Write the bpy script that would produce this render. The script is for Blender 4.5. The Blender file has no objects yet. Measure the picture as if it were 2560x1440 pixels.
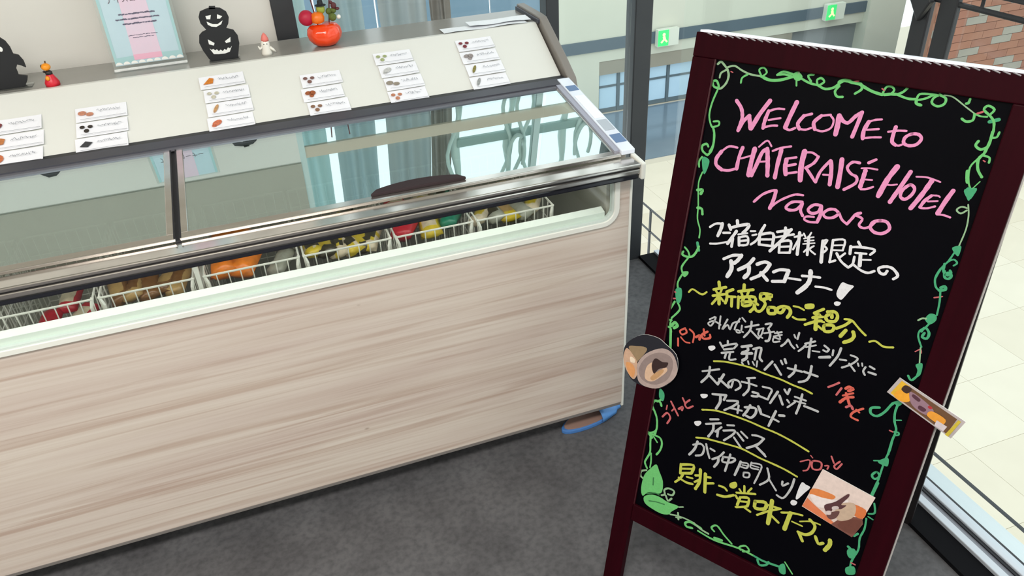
import bpy, bmesh, math, random
from mathutils import Vector, Matrix
random.seed(7)
sc = bpy.context.scene
COL = sc.collection

# ---------------------------------------------------------------- camera, sky, lights, exposure
F, PITCH, ROLL, YAW = 1924.286, 0.568638, -0.05366697, 0.31395482
CAMP = Vector((-0.833412, -1.508245, 1.615433))
fw = Vector((math.sin(YAW)*math.cos(PITCH), math.cos(YAW)*math.cos(PITCH), -math.sin(PITCH)))
rr = Vector((math.cos(YAW), -math.sin(YAW), 0)); uu = rr.cross(fw)
r2 = math.cos(ROLL)*rr + math.sin(ROLL)*uu; u2 = -math.sin(ROLL)*rr + math.cos(ROLL)*uu
cam = bpy.data.cameras.new('camera'); camo = bpy.data.objects.new('camera', cam); COL.objects.link(camo)
cam.sensor_width = 36; cam.lens = F*36/2560; cam.clip_start = .02; cam.clip_end = 300
m = Matrix.Identity(4)
for i in range(3):
    m[i][0] = r2[i]; m[i][1] = u2[i]; m[i][2] = -fw[i]; m[i][3] = CAMP[i]
camo.matrix_world = m
sc.camera = camo

world = bpy.data.worlds.new('sky'); sc.world = world; world.use_nodes = True
wn = world.node_tree; bg = wn.nodes['Background']
bg.inputs[0].default_value = (0.87, 0.96, 0.98, 1); bg.inputs[1].default_value = 1.7

def area(name, loc, sx, sy, e, col=(1, .96, .91), rot=(0, 0, 0)):
    l = bpy.data.lights.new(name, 'AREA'); l.shape = 'RECTANGLE'; l.size = sx; l.size_y = sy
    l.energy = e; l.color = col
    o = bpy.data.objects.new(name, l); o.location = loc; o.rotation_euler = rot; COL.objects.link(o)
    return o
area('ceiling_lamp_light', (-1.2, -1.6, 2.76), 1.6, .5, 55)
area('ceiling_lamp_light', (-3.0, -1.6, 2.76), 1.6, .5, 48)
area('ceiling_lamp_light', (-1.2, -3.2, 2.76), 1.6, .5, 48)
area('tub_fill_light', (-1.1, .068, .842), 2.0, .012, .9, (1, 1, .96), (math.radians(12), 0, 0))  # added fill behind the front rail, brightens the tub and baskets

sc.view_settings.view_transform = 'Standard'; sc.view_settings.look = 'None'
sc.view_settings.gamma = 1; sc.view_settings.use_curve_mapping = False
sc.view_settings.exposure = 0.0
sc.cycles.max_bounces = 10; sc.cycles.transparent_max_bounces = 24

# ---------------------------------------------------------------- materials
def lin(c):
    return tuple((v/255/12.92 if v/255 <= .04045 else ((v/255+.055)/1.055)**2.4) for v in c) + (1,)
MATS = {}
def mat(name, c, rough=.6, metal=0, noise=0, scale=20, c2=None, bump=0, emis=0, spec=.5, stretch=(1, 1, 1), coat=0):
    if name in MATS: return MATS[name]
    M = bpy.data.materials.new(name); M.use_nodes = True; nt = M.node_tree
    b = nt.nodes['Principled BSDF']; b.inputs['Base Color'].default_value = lin(c)
    b.inputs['Roughness'].default_value = rough; b.inputs['Metallic'].default_value = metal
    b.inputs['Specular IOR Level'].default_value = spec; b.inputs['Coat Weight'].default_value = coat
    if noise or bump:
        tc = nt.nodes.new('ShaderNodeTexCoord'); mp = nt.nodes.new('ShaderNodeMapping')
        mp.inputs['Scale'].default_value = stretch
        nz = nt.nodes.new('ShaderNodeTexNoise'); nz.inputs['Scale'].default_value = scale
        nz.inputs['Detail'].default_value = 6; nz.inputs['Roughness'].default_value = .6
        nt.links.new(tc.outputs['Object'], mp.inputs['Vector']); nt.links.new(mp.outputs[0], nz.inputs['Vector'])
        if noise:
            cr = nt.nodes.new('ShaderNodeValToRGB')
            cr.color_ramp.elements[0].position = .5-.5*noise if noise < 1 else .3
            cr.color_ramp.elements[1].position = .5+.5*noise if noise < 1 else .7
            d = c2 or tuple(max(0, v*.82) for v in c)
            cr.color_ramp.elements[0].color = lin(d); cr.color_ramp.elements[1].color = lin(c)
            nt.links.new(nz.outputs[0], cr.inputs[0]); nt.links.new(cr.outputs[0], b.inputs['Base Color'])
        if bump:
            bp = nt.nodes.new('ShaderNodeBump'); bp.inputs['Strength'].default_value = bump
            bp.inputs['Distance'].default_value = .002
            nt.links.new(nz.outputs[0], bp.inputs['Height']); nt.links.new(bp.outputs[0], b.inputs['Normal'])
    if emis:
        b.inputs['Emission Color'].default_value = lin(c); b.inputs['Emission Strength'].default_value = emis
    MATS[name] = M; return M

def glass(name, tint=(1, 1, 1), refl=.06, fres=1.45, gcol=(1, 1, 1), rough=0.0):
    M = bpy.data.materials.new(name); M.use_nodes = True; nt = M.node_tree; nt.nodes.clear()
    out = nt.nodes.new('ShaderNodeOutputMaterial'); mx = nt.nodes.new('ShaderNodeMixShader')
    t = nt.nodes.new('ShaderNodeBsdfTransparent'); g = nt.nodes.new('ShaderNodeBsdfGlossy')
    t.inputs[0].default_value = tint+(1,); g.inputs['Roughness'].default_value = rough; g.inputs[0].default_value = gcol+(1,)
    lw = nt.nodes.new('ShaderNodeLayerWeight'); lw.inputs[0].default_value = .5
    pw = nt.nodes.new('ShaderNodeMath'); pw.operation = 'POWER'; pw.inputs[1].default_value = 5
    ml = nt.nodes.new('ShaderNodeMath'); ml.operation = 'MULTIPLY'; ml.inputs[1].default_value = .8
    ad = nt.nodes.new('ShaderNodeMath'); ad.operation = 'ADD'; ad.use_clamp = True; ad.inputs[1].default_value = refl+((fres-1)/(fres+1))**2
    nt.links.new(lw.outputs['Facing'], pw.inputs[0]); nt.links.new(pw.outputs[0], ml.inputs[0]); nt.links.new(ml.outputs[0], ad.inputs[0]); nt.links.new(ad.outputs[0], mx.inputs[0])
    nt.links.new(t.outputs[0], mx.inputs[1]); nt.links.new(g.outputs[0], mx.inputs[2]); nt.links.new(mx.outputs[0], out.inputs[0])
    MATS[name] = M; return M

# pale ash veneer with long horizontal grain
def wood():
    M = bpy.data.materials.new('ash_veneer'); M.use_nodes = True; nt = M.node_tree; L = nt.links.new
    b = nt.nodes['Principled BSDF']; b.inputs['Roughness'].default_value = .42
    tc = nt.nodes.new('ShaderNodeTexCoord')
    def nz(sx, sz, sc_, det=5, dist=0):
        mp = nt.nodes.new('ShaderNodeMapping'); mp.inputs['Scale'].default_value = (sx, 1, sz)
        n = nt.nodes.new('ShaderNodeTexNoise'); n.inputs['Scale'].default_value = sc_; n.inputs['Detail'].default_value = det
        n.inputs['Distortion'].default_value = dist
        L(tc.outputs['Object'], mp.inputs[0]); L(mp.outputs[0], n.inputs['Vector']); return n.outputs[0]
    def ramp(src, p0, c0, p1, c1):
        r = nt.nodes.new('ShaderNodeValToRGB'); r.color_ramp.elements[0].position = p0; r.color_ramp.elements[1].position = p1
        r.color_ramp.elements[0].color = c0; r.color_ramp.elements[1].color = c1; L(src, r.inputs[0]); return r.outputs[0]
    def mix(kind, f, a, bb):
        x = nt.nodes.new('ShaderNodeMixRGB'); x.blend_type = kind; x.inputs[0].default_value = f
        L(a, x.inputs[1]); L(bb, x.inputs[2]); return x.outputs[0]
    base = ramp(nz(.5, 5, 2.0, 4, .4), .35, lin((199, 184, 174)), .65, lin((209, 198, 187)))
    grain = ramp(nz(.45, 20, 1.8, 5, 1.2), .36, lin((228, 216, 210)), .5, lin((255, 255, 255)))
    fine = ramp(nz(.8, 45, 2.4, 4), .3, lin((240, 234, 230)), .6, lin((255, 255, 255)))
    c = mix('MULTIPLY', .85, base, grain); c = mix('MULTIPLY', .7, c, fine)
    kn = nt.nodes.new('ShaderNodeTexVoronoi'); kn.inputs['Scale'].default_value = 3.1
    mp = nt.nodes.new('ShaderNodeMapping'); mp.inputs['Scale'].default_value = (1, 1, 1.9)
    L(tc.outputs['Object'], mp.inputs[0]); L(mp.outputs[0], kn.inputs['Vector'])
    k = ramp(kn.outputs[0], .010, lin((170, 150, 134)), .03, lin((255, 255, 255)))
    c = mix('MULTIPLY', .8, c, k)
    L(c, b.inputs['Base Color']); MATS['ash_veneer'] = M; return M
WOOD = wood()
# indoor dark grey floor covering
def floor_mat():
    M = bpy.data.materials.new('dark_floor'); M.use_nodes = True; nt = M.node_tree; L = nt.links.new
    b = nt.nodes['Principled BSDF']; b.inputs['Roughness'].default_value = .75; b.inputs['Specular IOR Level'].default_value = .3
    tc = nt.nodes.new('ShaderNodeTexCoord')
    def nz(s, d):
        n = nt.nodes.new('ShaderNodeTexNoise'); n.inputs['Scale'].default_value = s; n.inputs['Detail'].default_value = d
        L(tc.outputs['Object'], n.inputs['Vector']); return n.outputs[0]
    r = nt.nodes.new('ShaderNodeValToRGB'); r.color_ramp.elements[0].position = .3; r.color_ramp.elements[1].position = .72
    r.color_ramp.elements[0].color = lin((72, 71, 73)); r.color_ramp.elements[1].color = lin((100, 99, 101)); L(nz(5, 6), r.inputs[0])
    r2_ = nt.nodes.new('ShaderNodeValToRGB'); r2_.color_ramp.elements[0].position = .28; r2_.color_ramp.elements[1].position = .6
    r2_.color_ramp.elements[0].color = lin((200, 200, 202)); r2_.color_ramp.elements[1].color = (1, 1, 1, 1); L(nz(60, 4), r2_.inputs[0])
    x = nt.nodes.new('ShaderNodeMixRGB'); x.blend_type = 'MULTIPLY'; x.inputs[0].default_value = .8
    L(r.outputs[0], x.inputs[1]); L(r2_.outputs[0], x.inputs[2]); L(x.outputs[0], b.inputs['Base Color'])
    MATS['dark_floor'] = M; return M
FLOOR = floor_mat()
CREAM = mat('cream_wall', (222, 219, 212), .8, noise=.5, scale=3, c2=(216, 213, 206))
WHITE = mat('white_laminate', (224, 224, 219), .35, noise=.5, scale=2, c2=(219, 219, 212))
WTRIM = mat('white_plastic', (226, 226, 218), .35)
MINT = mat('mint_white_liner', (214, 220, 212), .4)
ALU = mat('aluminium', (205, 203, 204), .22, 1)
ALUB = mat('brushed_aluminium', (222, 217, 212), .16, .95, noise=.6, scale=30, c2=(200, 194, 188), stretch=(.1, 1, 1))
CHROME = mat('chrome', (215, 215, 220), .08, 1)
BLACK = mat('black_rubber', (22, 22, 28), .5)
DGREY = mat('dark_grey_metal', (72, 72, 80), .4, .3)
TAUPE = mat('taupe_plate', (128, 122, 116), .5)
SHELF = mat('grey_shelf', (150, 148, 142), .25, noise=.6, scale=4, c2=(138, 136, 130))
LINER = mat('freezer_liner', (178, 176, 164), .5)
FRAMEB = mat('black_window_frame', (50, 52, 55), .45, noise=.4, scale=8, c2=(44, 46, 50))
MAROON = mat('maroon_wood', (42, 3, 12), .5, spec=.06, noise=.6, scale=6, c2=(32, 2, 8), stretch=(8, 8, .6))
BOARD = mat('black_board', (3, 3, 8), .35, spec=.06, noise=.5, scale=3, c2=(4, 4, 7))
WIRE = mat('white_wire', (226, 224, 214), .35)
LID = glass('lid_glass', (.86, .90, .88), .55, 1.5, (.86, .99, 1))
FGLASS = glass('front_glass', (.98, 1, .99), .02, 1.3)
WGLASS = glass('window_glass', (.97, .985, .98), .0, 1.3)
ACRYL = glass('clear_acrylic', (.93, .96, .96), .06, 1.45)

# ---------------------------------------------------------------- helpers
def finish(bm, name, M, parent=None, smooth=False, bevel=0):
    me = bpy.data.meshes.new(name); bmesh.ops.recalc_face_normals(bm, faces=bm.faces)
    bm.to_mesh(me); bm.free()
    ms = M if isinstance(M, (list, tuple)) else [M]
    for x in ms: me.materials.append(x)
    o = bpy.data.objects.new(name, me); COL.objects.link(o)
    if parent is not None: o.parent = parent
    if smooth:
        for p in me.polygons: p.use_smooth = True
    if bevel:
        md = o.modifiers.new('bevel', 'BEVEL'); md.width = bevel; md.segments = 2; md.limit_method = 'ANGLE'
    return o
def box(bm, x0, x1, y0, y1, z0, z1, mi=0):
    v = [bm.verts.new((x, y, z)) for x in (x0, x1) for y in (y0, y1) for z in (z0, z1)]
    for f in ((0, 1, 3, 2), (4, 6, 7, 5), (0, 4, 5, 1), (2, 3, 7, 6), (0, 2, 6, 4), (1, 5, 7, 3)):
        bm.faces.new([v[i] for i in f]).material_index = mi
    return v
def B(name, M, parent, *b, bevel=0):
    bm = bmesh.new()
    if not isinstance(b[0], (list, tuple)): b = [b]
    for q in b: box(bm, *q)
    return finish(bm, name, M, parent, bevel=bevel)
def extr(bm, pts, fa, fb, mi=0):
    """closed outline: fa(u,v) and fb(u,v) give the two faces"""
    a = [bm.verts.new(fa(*p)) for p in pts]; b = [bm.verts.new(fb(*p)) for p in pts]
    n = len(pts)
    bm.faces.new(a).material_index = mi; bm.faces.new(b[::-1]).material_index = mi
    for i in range(n):
        bm.faces.new((a[i], b[i], b[(i+1) % n], a[(i+1) % n])).material_index = mi
def PX(name, M, parent, pts, x0, x1, bevel=0):      # profile in (y,z) extruded along x
    bm = bmesh.new(); extr(bm, pts, lambda y, z: (x0, y, z), lambda y, z: (x1, y, z)); return finish(bm, name, M, parent, bevel=bevel)
def PY(name, M, parent, pts, y0, y1, bevel=0):      # profile in (x,z) extruded along y
    bm = bmesh.new(); extr(bm, pts, lambda x, z: (x, y0, z), lambda x, z: (x, y1, z)); return finish(bm, name, M, parent, bevel=bevel)
def tube(bm, path, r, seg=6, closed=False, mi=0):
    P = [Vector(p) for p in path]; n = len(P); rings = []
    for i, p in enumerate(P):
        a = P[(i-1) % n] if (i or closed) else p; b = P[(i+1) % n] if (i < n-1 or closed) else p
        t = (b-a).normalized(); up = Vector((0, 0, 1)) if abs(t.z) < .9 else Vector((1, 0, 0))
        s = t.cross(up).normalized(); q = s.cross(t)
        rad = r[i] if isinstance(r, (list, tuple)) else r
        rings.append([bm.verts.new(p+rad*(math.cos(2*math.pi*k/seg)*s+math.sin(2*math.pi*k/seg)*q)) for k in range(seg)])
    for i in range(n if closed else n-1):
        A, Bq = rings[i], rings[(i+1) % n]
        for k in range(seg): bm.faces.new((A[k], A[(k+1) % seg], Bq[(k+1) % seg], Bq[k])).material_index = mi
    if not closed:
        bm.faces.new(rings[0][::-1]).material_index = mi; bm.faces.new(rings[-1]).material_index = mi
def lathe(bm, prof, seg=20, c=(0, 0, 0), fn=None, mi=0):
    rings = []
    for r, z in prof:
        rings.append([bm.verts.new((c[0]+r*(fn(2*math.pi*k/seg) if fn else 1)*math.cos(2*math.pi*k/seg), c[1]+r*(fn(2*math.pi*k/seg) if fn else 1)*math.sin(2*math.pi*k/seg), c[2]+z)) for k in range(seg)])
    for a, b in zip(rings, rings[1:]):
        for k in range(seg): bm.faces.new((a[k], a[(k+1) % seg], b[(k+1) % seg], b[k])).material_index = mi
    bm.faces.new(rings[0][::-1]).material_index = mi; bm.faces.new(rings[-1]).material_index = mi
def ball(bm, c, rx, ry=None, rz=None, u=12, v=8, mi=0):
    ry = ry or rx; rz = rz or rx
    r = bmesh.ops.create_uvsphere(bm, u_segments=u, v_segments=v, radius=1)
    for w in r['verts']: w.co = Vector((c[0]+w.co.x*rx, c[1]+w.co.y*ry, c[2]+w.co.z*rz))
    for f in {f for w in r['verts'] for f in w.link_faces}: f.material_index = mi
def thing(name, label, cat, loc=(0, 0, 0), rot=(0, 0, 0), group=None):
    o = bpy.data.objects.new(name, None); COL.objects.link(o); o.location = loc; o.rotation_euler = rot
    o['label'] = label; o['category'] = cat
    if group: o['group'] = group
    return o
def tag(o, label, cat, group=None):
    o['label'] = label; o['category'] = cat
    if group: o['group'] = group
    return o
def struct(o, label=None, cat=None):
    o['kind'] = 'structure'
    if label: o['label'] = label
    if cat: o['category'] = cat
    return o
def catmull(p, sub=4):
    if len(p) < 3: return p
    closed = (abs(p[0][0]-p[-1][0])+abs(p[0][1]-p[-1][1])) < 1e-6
    out = []; n = len(p)
    for i in range(n-1):
        p0 = p[i-1] if i else (p[-2] if closed else p[0]); p1 = p[i]; p2 = p[i+1]
        p3 = p[i+2] if i+2 < n else (p[1] if closed else p[-1])
        for k in range(sub):
            t = k/sub
            out.append(tuple(.5*((2*p1[j])+(-p0[j]+p2[j])*t+(2*p0[j]-5*p1[j]+4*p2[j]-p3[j])*t*t+(-p0[j]+3*p1[j]-3*p2[j]+p3[j])*t**3) for j in (0, 1)))
    out.append(p[-1]); return out
def ribbon(bm, pts, w, to3, mi=0, wob=0):
    """flat stroke with round ends in a plane; to3(u,v)->point"""
    P = [Vector(p) for p in pts]; n = len(P); L_, R_ = [], []
    for i, p in enumerate(P):
        t = (P[min(i+1, n-1)]-P[max(i-1, 0)])
        t = t.normalized() if t.length > 1e-9 else Vector((1, 0))
        q = Vector((-t.y, t.x)); ww = w/2*(1+wob*random.uniform(-1, 1))
        L_.append(p+q*ww); R_.append(p-q*ww)
    def cap(c, t):
        q = Vector((-t.y, t.x)); return [c+(q*math.cos(a)+t*math.sin(a))*w/2 for a in (math.pi*.25, math.pi*.5, math.pi*.75)]
    t1 = (P[-1]-P[-2]).normalized(); t0 = (P[0]-P[1]).normalized()
    Lv = [bm.verts.new(to3(*x)) for x in L_]; Rv = [bm.verts.new(to3(*x)) for x in R_]
    for i in range(n-1): bm.faces.new((Lv[i], Lv[i+1], Rv[i+1], Rv[i])).material_index = mi
    c = [bm.verts.new(to3(*x)) for x in cap(P[-1], t1)]; bm.faces.new([Lv[-1]]+c+[Rv[-1]]).material_index = mi
    c = [bm.verts.new(to3(*x)) for x in cap(P[0], t0)]; bm.faces.new([Rv[0]]+c+[Lv[0]]).material_index = mi

# ================================================================ THE ROOM
struct(B('floor', FLOOR, None, -4.5, .5, -4.5, .92, -.12, 0))
B('upper_wall_panel', mat('grey_wall_panel', (172, 168, 156), .8, noise=.5, scale=3, c2=(166, 162, 150)), struct(B('wall_back', CREAM, None, -4.5, -.735, .9, 1.02, 0, 2.8)), -4.5, -.735, .894, .9, 1.42, 2.8)
struct(B('wall_left', CREAM, None, -4.62, -4.5, -4.5, 1.02, 0, 2.8))
struct(B('wall_front', CREAM, None, -4.5, .66, -4.62, -4.5, 0, 2.8))
struct(B('ceiling', mat('ceiling_white', (225, 224, 218), .9), None, -4.62, .7, -4.62, 1.02, 2.8, 2.95))
# window behind the freezer
w1 = thing('window_1', 'black framed tall window behind the freezer, reaching to the cream wall', 'window'); del w1['category']; struct(w1)
B('window_frame', FRAMEB, w1, (-.735, -.672, .89, .97, 0, 1.27), (-.672, .435, .9, .95, 0, .08), (-.672, .435, .9, .95, 2.7, 2.8), bevel=.003)
B('mullion', FRAMEB, w1, .112, .157, .89, .95, .08, 1.27, bevel=.003)
UG = mat('grey_green_post', (190, 206, 204), .5)
B('upper_mullion', UG, w1, .118, .142, .92, .945, 1.27, 2.7)
B('upper_jamb', UG, w1, -.735, -.715, .90, .95, 1.27, 2.8)
B('transom', mat('taupe_transom', (196, 182, 164), .5), w1, (-.715, .435, .908, .916, 1.366, 1.412))
B('window_sill', mat('pale_sill', (150, 156, 158), .5), w1, (-.672, .112, .90, .96, .08, .11))
B('pane', WGLASS, w1, -.715, .118, .92, .926, .08, 2.7)
B('pane', WGLASS, w1, .157, .435, .92, .926, .08, 2.7)
struct(B('trim_1', FRAMEB, None, .44, .508, .9, .97, -.12, 2.8, bevel=.004))
# glass wall on the right with its floor track
w2 = thing('window_2', 'glass wall on the right above pale sill tracks in the floor', 'window'); del w2['category']; struct(w2)
B('base_strip', mat('black_strip', (14, 14, 17), .8, spec=.08), w2, .5, .566, -4.5, .9, -.1, .012)
B('sill_track', mat('pale_track', (186, 192, 200), .35, .2), w2, .566, .588, -4.5, .9, -.1, .022, bevel=.002)
B('sill_track', mat('grey_track', (120, 122, 130), .4, .2), w2, .588, .607, -4.5, .9, -.1, .012)
B('seal', BLACK, w2, .607, .616, -4.5, .9, -.1, .016)
B('sill_track', MATS['pale_track'], w2, .616, .643, -4.5, .9, -.1, .022, bevel=.002)
B('seal', BLACK, w2, .643, .654, -4.5, .9, -.1, .016)
B('sill_track', mat('blue_grey_track', (196, 206, 210), .4), w2, .654, .70, -4.5, .9, -.1, .014)
B('pane', WGLASS, w2, .626, .632, -.117, .895, .02, 2.8)
B('pane', WGLASS, w2, .626, .632, -4.5, -.235, .02, 2.8)
B('post', FRAMEB, w2, .592, .606, -.169, -.124, .02, 2.8, bevel=.003)
B('post', FRAMEB, w2, .592, .606, -.236, -.191, .02, 2.8, bevel=.003)
B('transom', FRAMEB, w2, .58, .63, -4.5, -.235, 1.235, 1.30, bevel=.003)
bm = bmesh.new(); tube(bm, [(.6, -.11, 1.203), (.6, -1.4, 1.203)], .006, 8)
for y in (-.29, -.9): tube(bm, [(.6, y, 1.2), (.6, y, 1.245)], .004, 6)
finish(bm, 'rail', FRAMEB, w2)
bm = bmesh.new()
extr(bm, [(-.155, 1.155), (-.18, 1.20), (-.15, 1.26), (-.12, 1.20)], lambda y, z: (.575, y, z), lambda y, z: (.591, y, z))
finish(bm, 'bracket', FRAMEB, w2, bevel=.003)
# guard rail just outside the glass
gr = thing('guard_rail', 'thin black guard rail low outside the right glass wall', 'railing', (.8, 0, -.5))
def rel(y0, y1, z0, z1, x0=-.0035, x1=.0035): return (x0, x1, y0, y1, z0+.5, z1+.5)
B('rail', FRAMEB, gr, *rel(-4, 1.6, -.054, -.047)); B('rail', FRAMEB, gr, *rel(-4, 1.6, -.168, -.162))
for y in (1.35, 1.05, 2.0-.4): B('baluster', FRAMEB, gr, *rel(y-.006, y+.006, -.62, -.05))
B('bracket_beam', FRAMEB, gr, *rel(-4, 1.6, -.62, -.60))
for k in (0, 1, 2):
    x, y = ((-1.2, -1.6), (-3.0, -1.6), (-1.2, -3.2))[k]
    t = thing('ceiling_lamp', ('long ceiling lamp nearest the freezer', 'long ceiling lamp by the left wall', 'long ceiling lamp at the rear of the room')[k], 'lamp', (x, y, 2.8))
    B('housing', WTRIM, t, -.85, .85, -.3, .3, -.03, 0)

# ================================================================ THE HALL OUTSIDE (one level down)
ZF = -6.5
struct(B('floor_hall', mat('hall_floor_base', (206, 197, 178), .5), None, .9, 45, -14, 22, ZF-.3, ZF-.012))
TILE = [mat('beige_tile', (220, 209, 188), .35, noise=.6, scale=1.5, c2=(212, 201, 180)), mat('light_beige_tile', (224, 214, 194), .35, noise=.6, scale=1.5, c2=(216, 206, 186)), mat('warm_beige_tile', (216, 205, 183), .35, noise=.6, scale=1.5, c2=(209, 197, 175))]
fl = bpy.data.objects['floor_hall']
tms = []
for k in range(3):
    bm = bmesh.new(); box(bm, -.5975, .5975, -.5975, .5975, -.01, 0); me = bpy.data.meshes.new('tile'); bm.to_mesh(me); bm.free(); me.materials.append(TILE[k]); tms.append(me)
for i in range(17):
    for j in range(-3, 14):
        o = bpy.data.objects.new('tile', random.choice(tms)); COL.objects.link(o); o.parent = fl
        o.location = (2.2+i*1.2, j*1.2-1.5, ZF)
struct(B('floor_reflection_strip', mat('hall_floor_reflection', (118, 134, 146), .12, noise=.6, scale=.8, c2=(104, 122, 136)), None, .9, 22, 15.0, 18.5, ZF-.012, ZF+.01), 'strip of hall floor along the far wall, window reflection in its blue grey colour')  # blue reflection of the far windows put into the floor colour
HW = mat('hall_wall', (206, 208, 192), .8, noise=.5, scale=.5, c2=(198, 201, 186))
BLUEG = mat('blue_grey_glazing', (120, 146, 166), .25, noise=.6, scale=.35, c2=(98, 128, 146), stretch=(3, 1, .3))
struct(B('wall_far', HW, None, (-14, 8.65, 18.5, 18.9, ZF, -3.4), (8.65, 15.2, 18.5, 18.9, -4.92, -3.4), (15.2, 17.8, 18.9, 19.1, ZF, -3.4), (17.8, 19.2, 18.3, 18.9, ZF, -3.4), (15.2, 17.8, 18.5, 18.9, -4.92, -3.4)))
wf = bpy.data.objects['wall_far']
B('dark_band', mat('slate_band', (84, 100, 110), .6), wf, (-14, 19.1, 18.44, 18.5, -4.60, -4.28))
B('cream_upper_panel', HW, wf, (7.0, 30, 18.5, 18.9, -3.4, 2.0))
for i in range(14):
    B('glazing_panel', BLUEG, wf, (-14+i*1.5, -14+i*1.5+1.46, 18.52, 18.6, -3.38, 3.5))
B('lintel', mat('taupe_lintel', (150, 146, 132), .8), wf, (8.65, 15.2, 18.52, 18.88, -5.32, -4.92))
B('grey_recess', mat('grey_recess', (140, 146, 146), .8), wf, (15.2, 17.8, 18.75, 18.9, ZF, -4.92))
w3 = thing('window_3', 'pale blue glazed doors far below in the hall wall', 'window', (0, 18.7, 0)); del w3['category']; struct(w3)
SKYP = mat('sky_glow_pane', (178, 206, 222), .2, noise=.7, scale=.8, c2=(152, 184, 204), emis=.2)  # panes glow faintly in place of the sky behind the glass
xs = [8.68, 9.35, 10.3, 11.0, 12.4, 13.8, 15.2]
for a, b in zip(xs, xs[1:]):
    B('pane', SKYP, w3, a+.05, b-.05, -.02, .02, ZF+.1, -5.34)
    B('door_frame', mat('slate_frame', (92, 108, 116), .5), w3, (a-.04, a+.05, -.06, .04, ZF, -5.32), (a+.05, b-.05, -.05, .03, -5.75, -5.69), (a+.05, b-.05, -.05, .03, ZF, ZF+.12))
# exit signs: green lit pictogram half and white half
for k, (x, z) in enumerate(((10.72, -4.44), (16.5, -4.42))):
    t = thing('exit_sign', ('green lit exit sign box, left one, nearer the black corner post', 'green lit exit sign box, right one, above the chalkboard')[k], 'exit sign', (x, 18.3, z), group='exit signs on the far hall wall')
    B('housing', mat('sign_white', (214, 220, 206), .5), t, -.34, .34, -.02, .14, -.24, .24)
    B('lit_panel', mat('exit_green', (60, 200, 110), .5, emis=.7), t, -.33, 0, -.035, -.02, -.22, .22)
    bm = bmesh.new(); ball(bm, (-.16, -.045, .1), .05, .01, .05)
    for pa in ([(-.2, .04), (-.12, .06), (-.09, -.04), (-.03, -.1), (-.07, -.13), (-.14, -.06), (-.22, -.14), (-.26, -.11), (-.18, -.03)],):
        extr(bm, pa, lambda u, v: (u, -.05, v), lambda u, v: (u, -.036, v))
    finish(bm, 'pictogram', mat('pictogram', (214, 250, 160), .5, emis=.9), t)
# brown block wall at the far right with grey blocks
bw = struct(B('wall_brick', mat('mortar', (150, 112, 94), .9), None, 16.5, 24, 14.55, 14.8, ZF, -2.6))
bms = []
for c, c2 in (((164, 120, 100), (150, 104, 86)), ((156, 112, 94), (142, 98, 82)), ((162, 158, 148), (146, 144, 136))):
    bm = bmesh.new(); box(bm, -.35, .35, -.05, .05, -.10, .10); me = bpy.data.meshes.new('brick'); bm.to_mesh(me); bm.free()
    me.materials.append(mat('brick_%d' % len(bms), c, .85, noise=.6, scale=2, c2=c2)); bms.append(me)
for r_ in range(17):
    for i in range(10):
        g = 2 if (i*3+r_*2) % 5 == 0 and r_ % 2 == 0 or (i+r_) % 4 == 0 and r_ % 2 else random.choice((0, 1))
        o = bpy.data.objects.new('brick', bms[g]); COL.objects.link(o); o.parent = bw
        o.location = (16.87+i*.71+(.33 if r_ % 2 else 0), 14.52, ZF+.12+r_*.212)

# curtains hanging outside the rear window
def cloth(name, c, c2):
    M = mat(name, c, .9, noise=.7, scale=2.2, c2=c2, stretch=(9, 9, .3)); nt = M.node_tree
    out = next(n for n in nt.nodes if n.type == 'OUTPUT_MATERIAL'); b = nt.nodes['Principled BSDF']
    t = nt.nodes.new('ShaderNodeBsdfTranslucent'); mx = nt.nodes.new('ShaderNodeMixShader'); mx.inputs[0].default_value = .55
    src = b.inputs['Base Color'].links[0].from_socket; nt.links.new(src, t.inputs[0])
    nt.links.new(b.outputs[0], mx.inputs[1]); nt.links.new(t.outputs[0], mx.inputs[2]); nt.links.new(mx.outputs[0], out.inputs[0]); return M
def curtain(x0, x1, y, c, c2, label, ph):
    bm = bmesh.new(); n = 36; rows = 4; g = []
    for j in range(rows+1):
        z = .35+j*(2.6-.35)/rows
        g.append([bm.verts.new((x0+(x1-x0)*i/n+.006*math.sin(j*1.7+i*.3), y+.010*math.sin(i*.55+ph)+.006*math.sin(i*.27+j), z)) for i in range(n+1)])
    for j in range(rows):
        for i in range(n): bm.faces.new((g[j][i], g[j][i+1], g[j+1][i+1], g[j+1][i]))
    o = finish(bm, 'curtain', cloth('curtain_'+str(c), c, c2), None, True)
    return tag(o, label, 'curtain', 'curtains behind the rear window')
curtain(-.76, -.625, 1.10, (196, 214, 212), (166, 196, 196), 'light teal curtain behind the orange pumpkin pot', 0)
curtain(-.585, -.445, 1.10, (172, 184, 186), (146, 166, 170), 'dusky teal curtain, second from the cream wall', 1)
curtain(-.395, -.235, 1.10, (170, 174, 174), (148, 158, 160), 'grey curtain, third from the cream wall', 2)
curtain(-.225, -.155, 1.10, (150, 142, 134), (126, 120, 116), 'narrow brownish grey curtain, furthest right of the rear window', 3)
bm = bmesh.new(); tube(bm, [(-.8, 1.10, 2.62), (.42, 1.10, 2.62)], .012, 8)
tag(finish(bm, 'curtain_rod', FRAMEB, None), 'dark rod carrying the curtains behind the rear window', 'rod')
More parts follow.
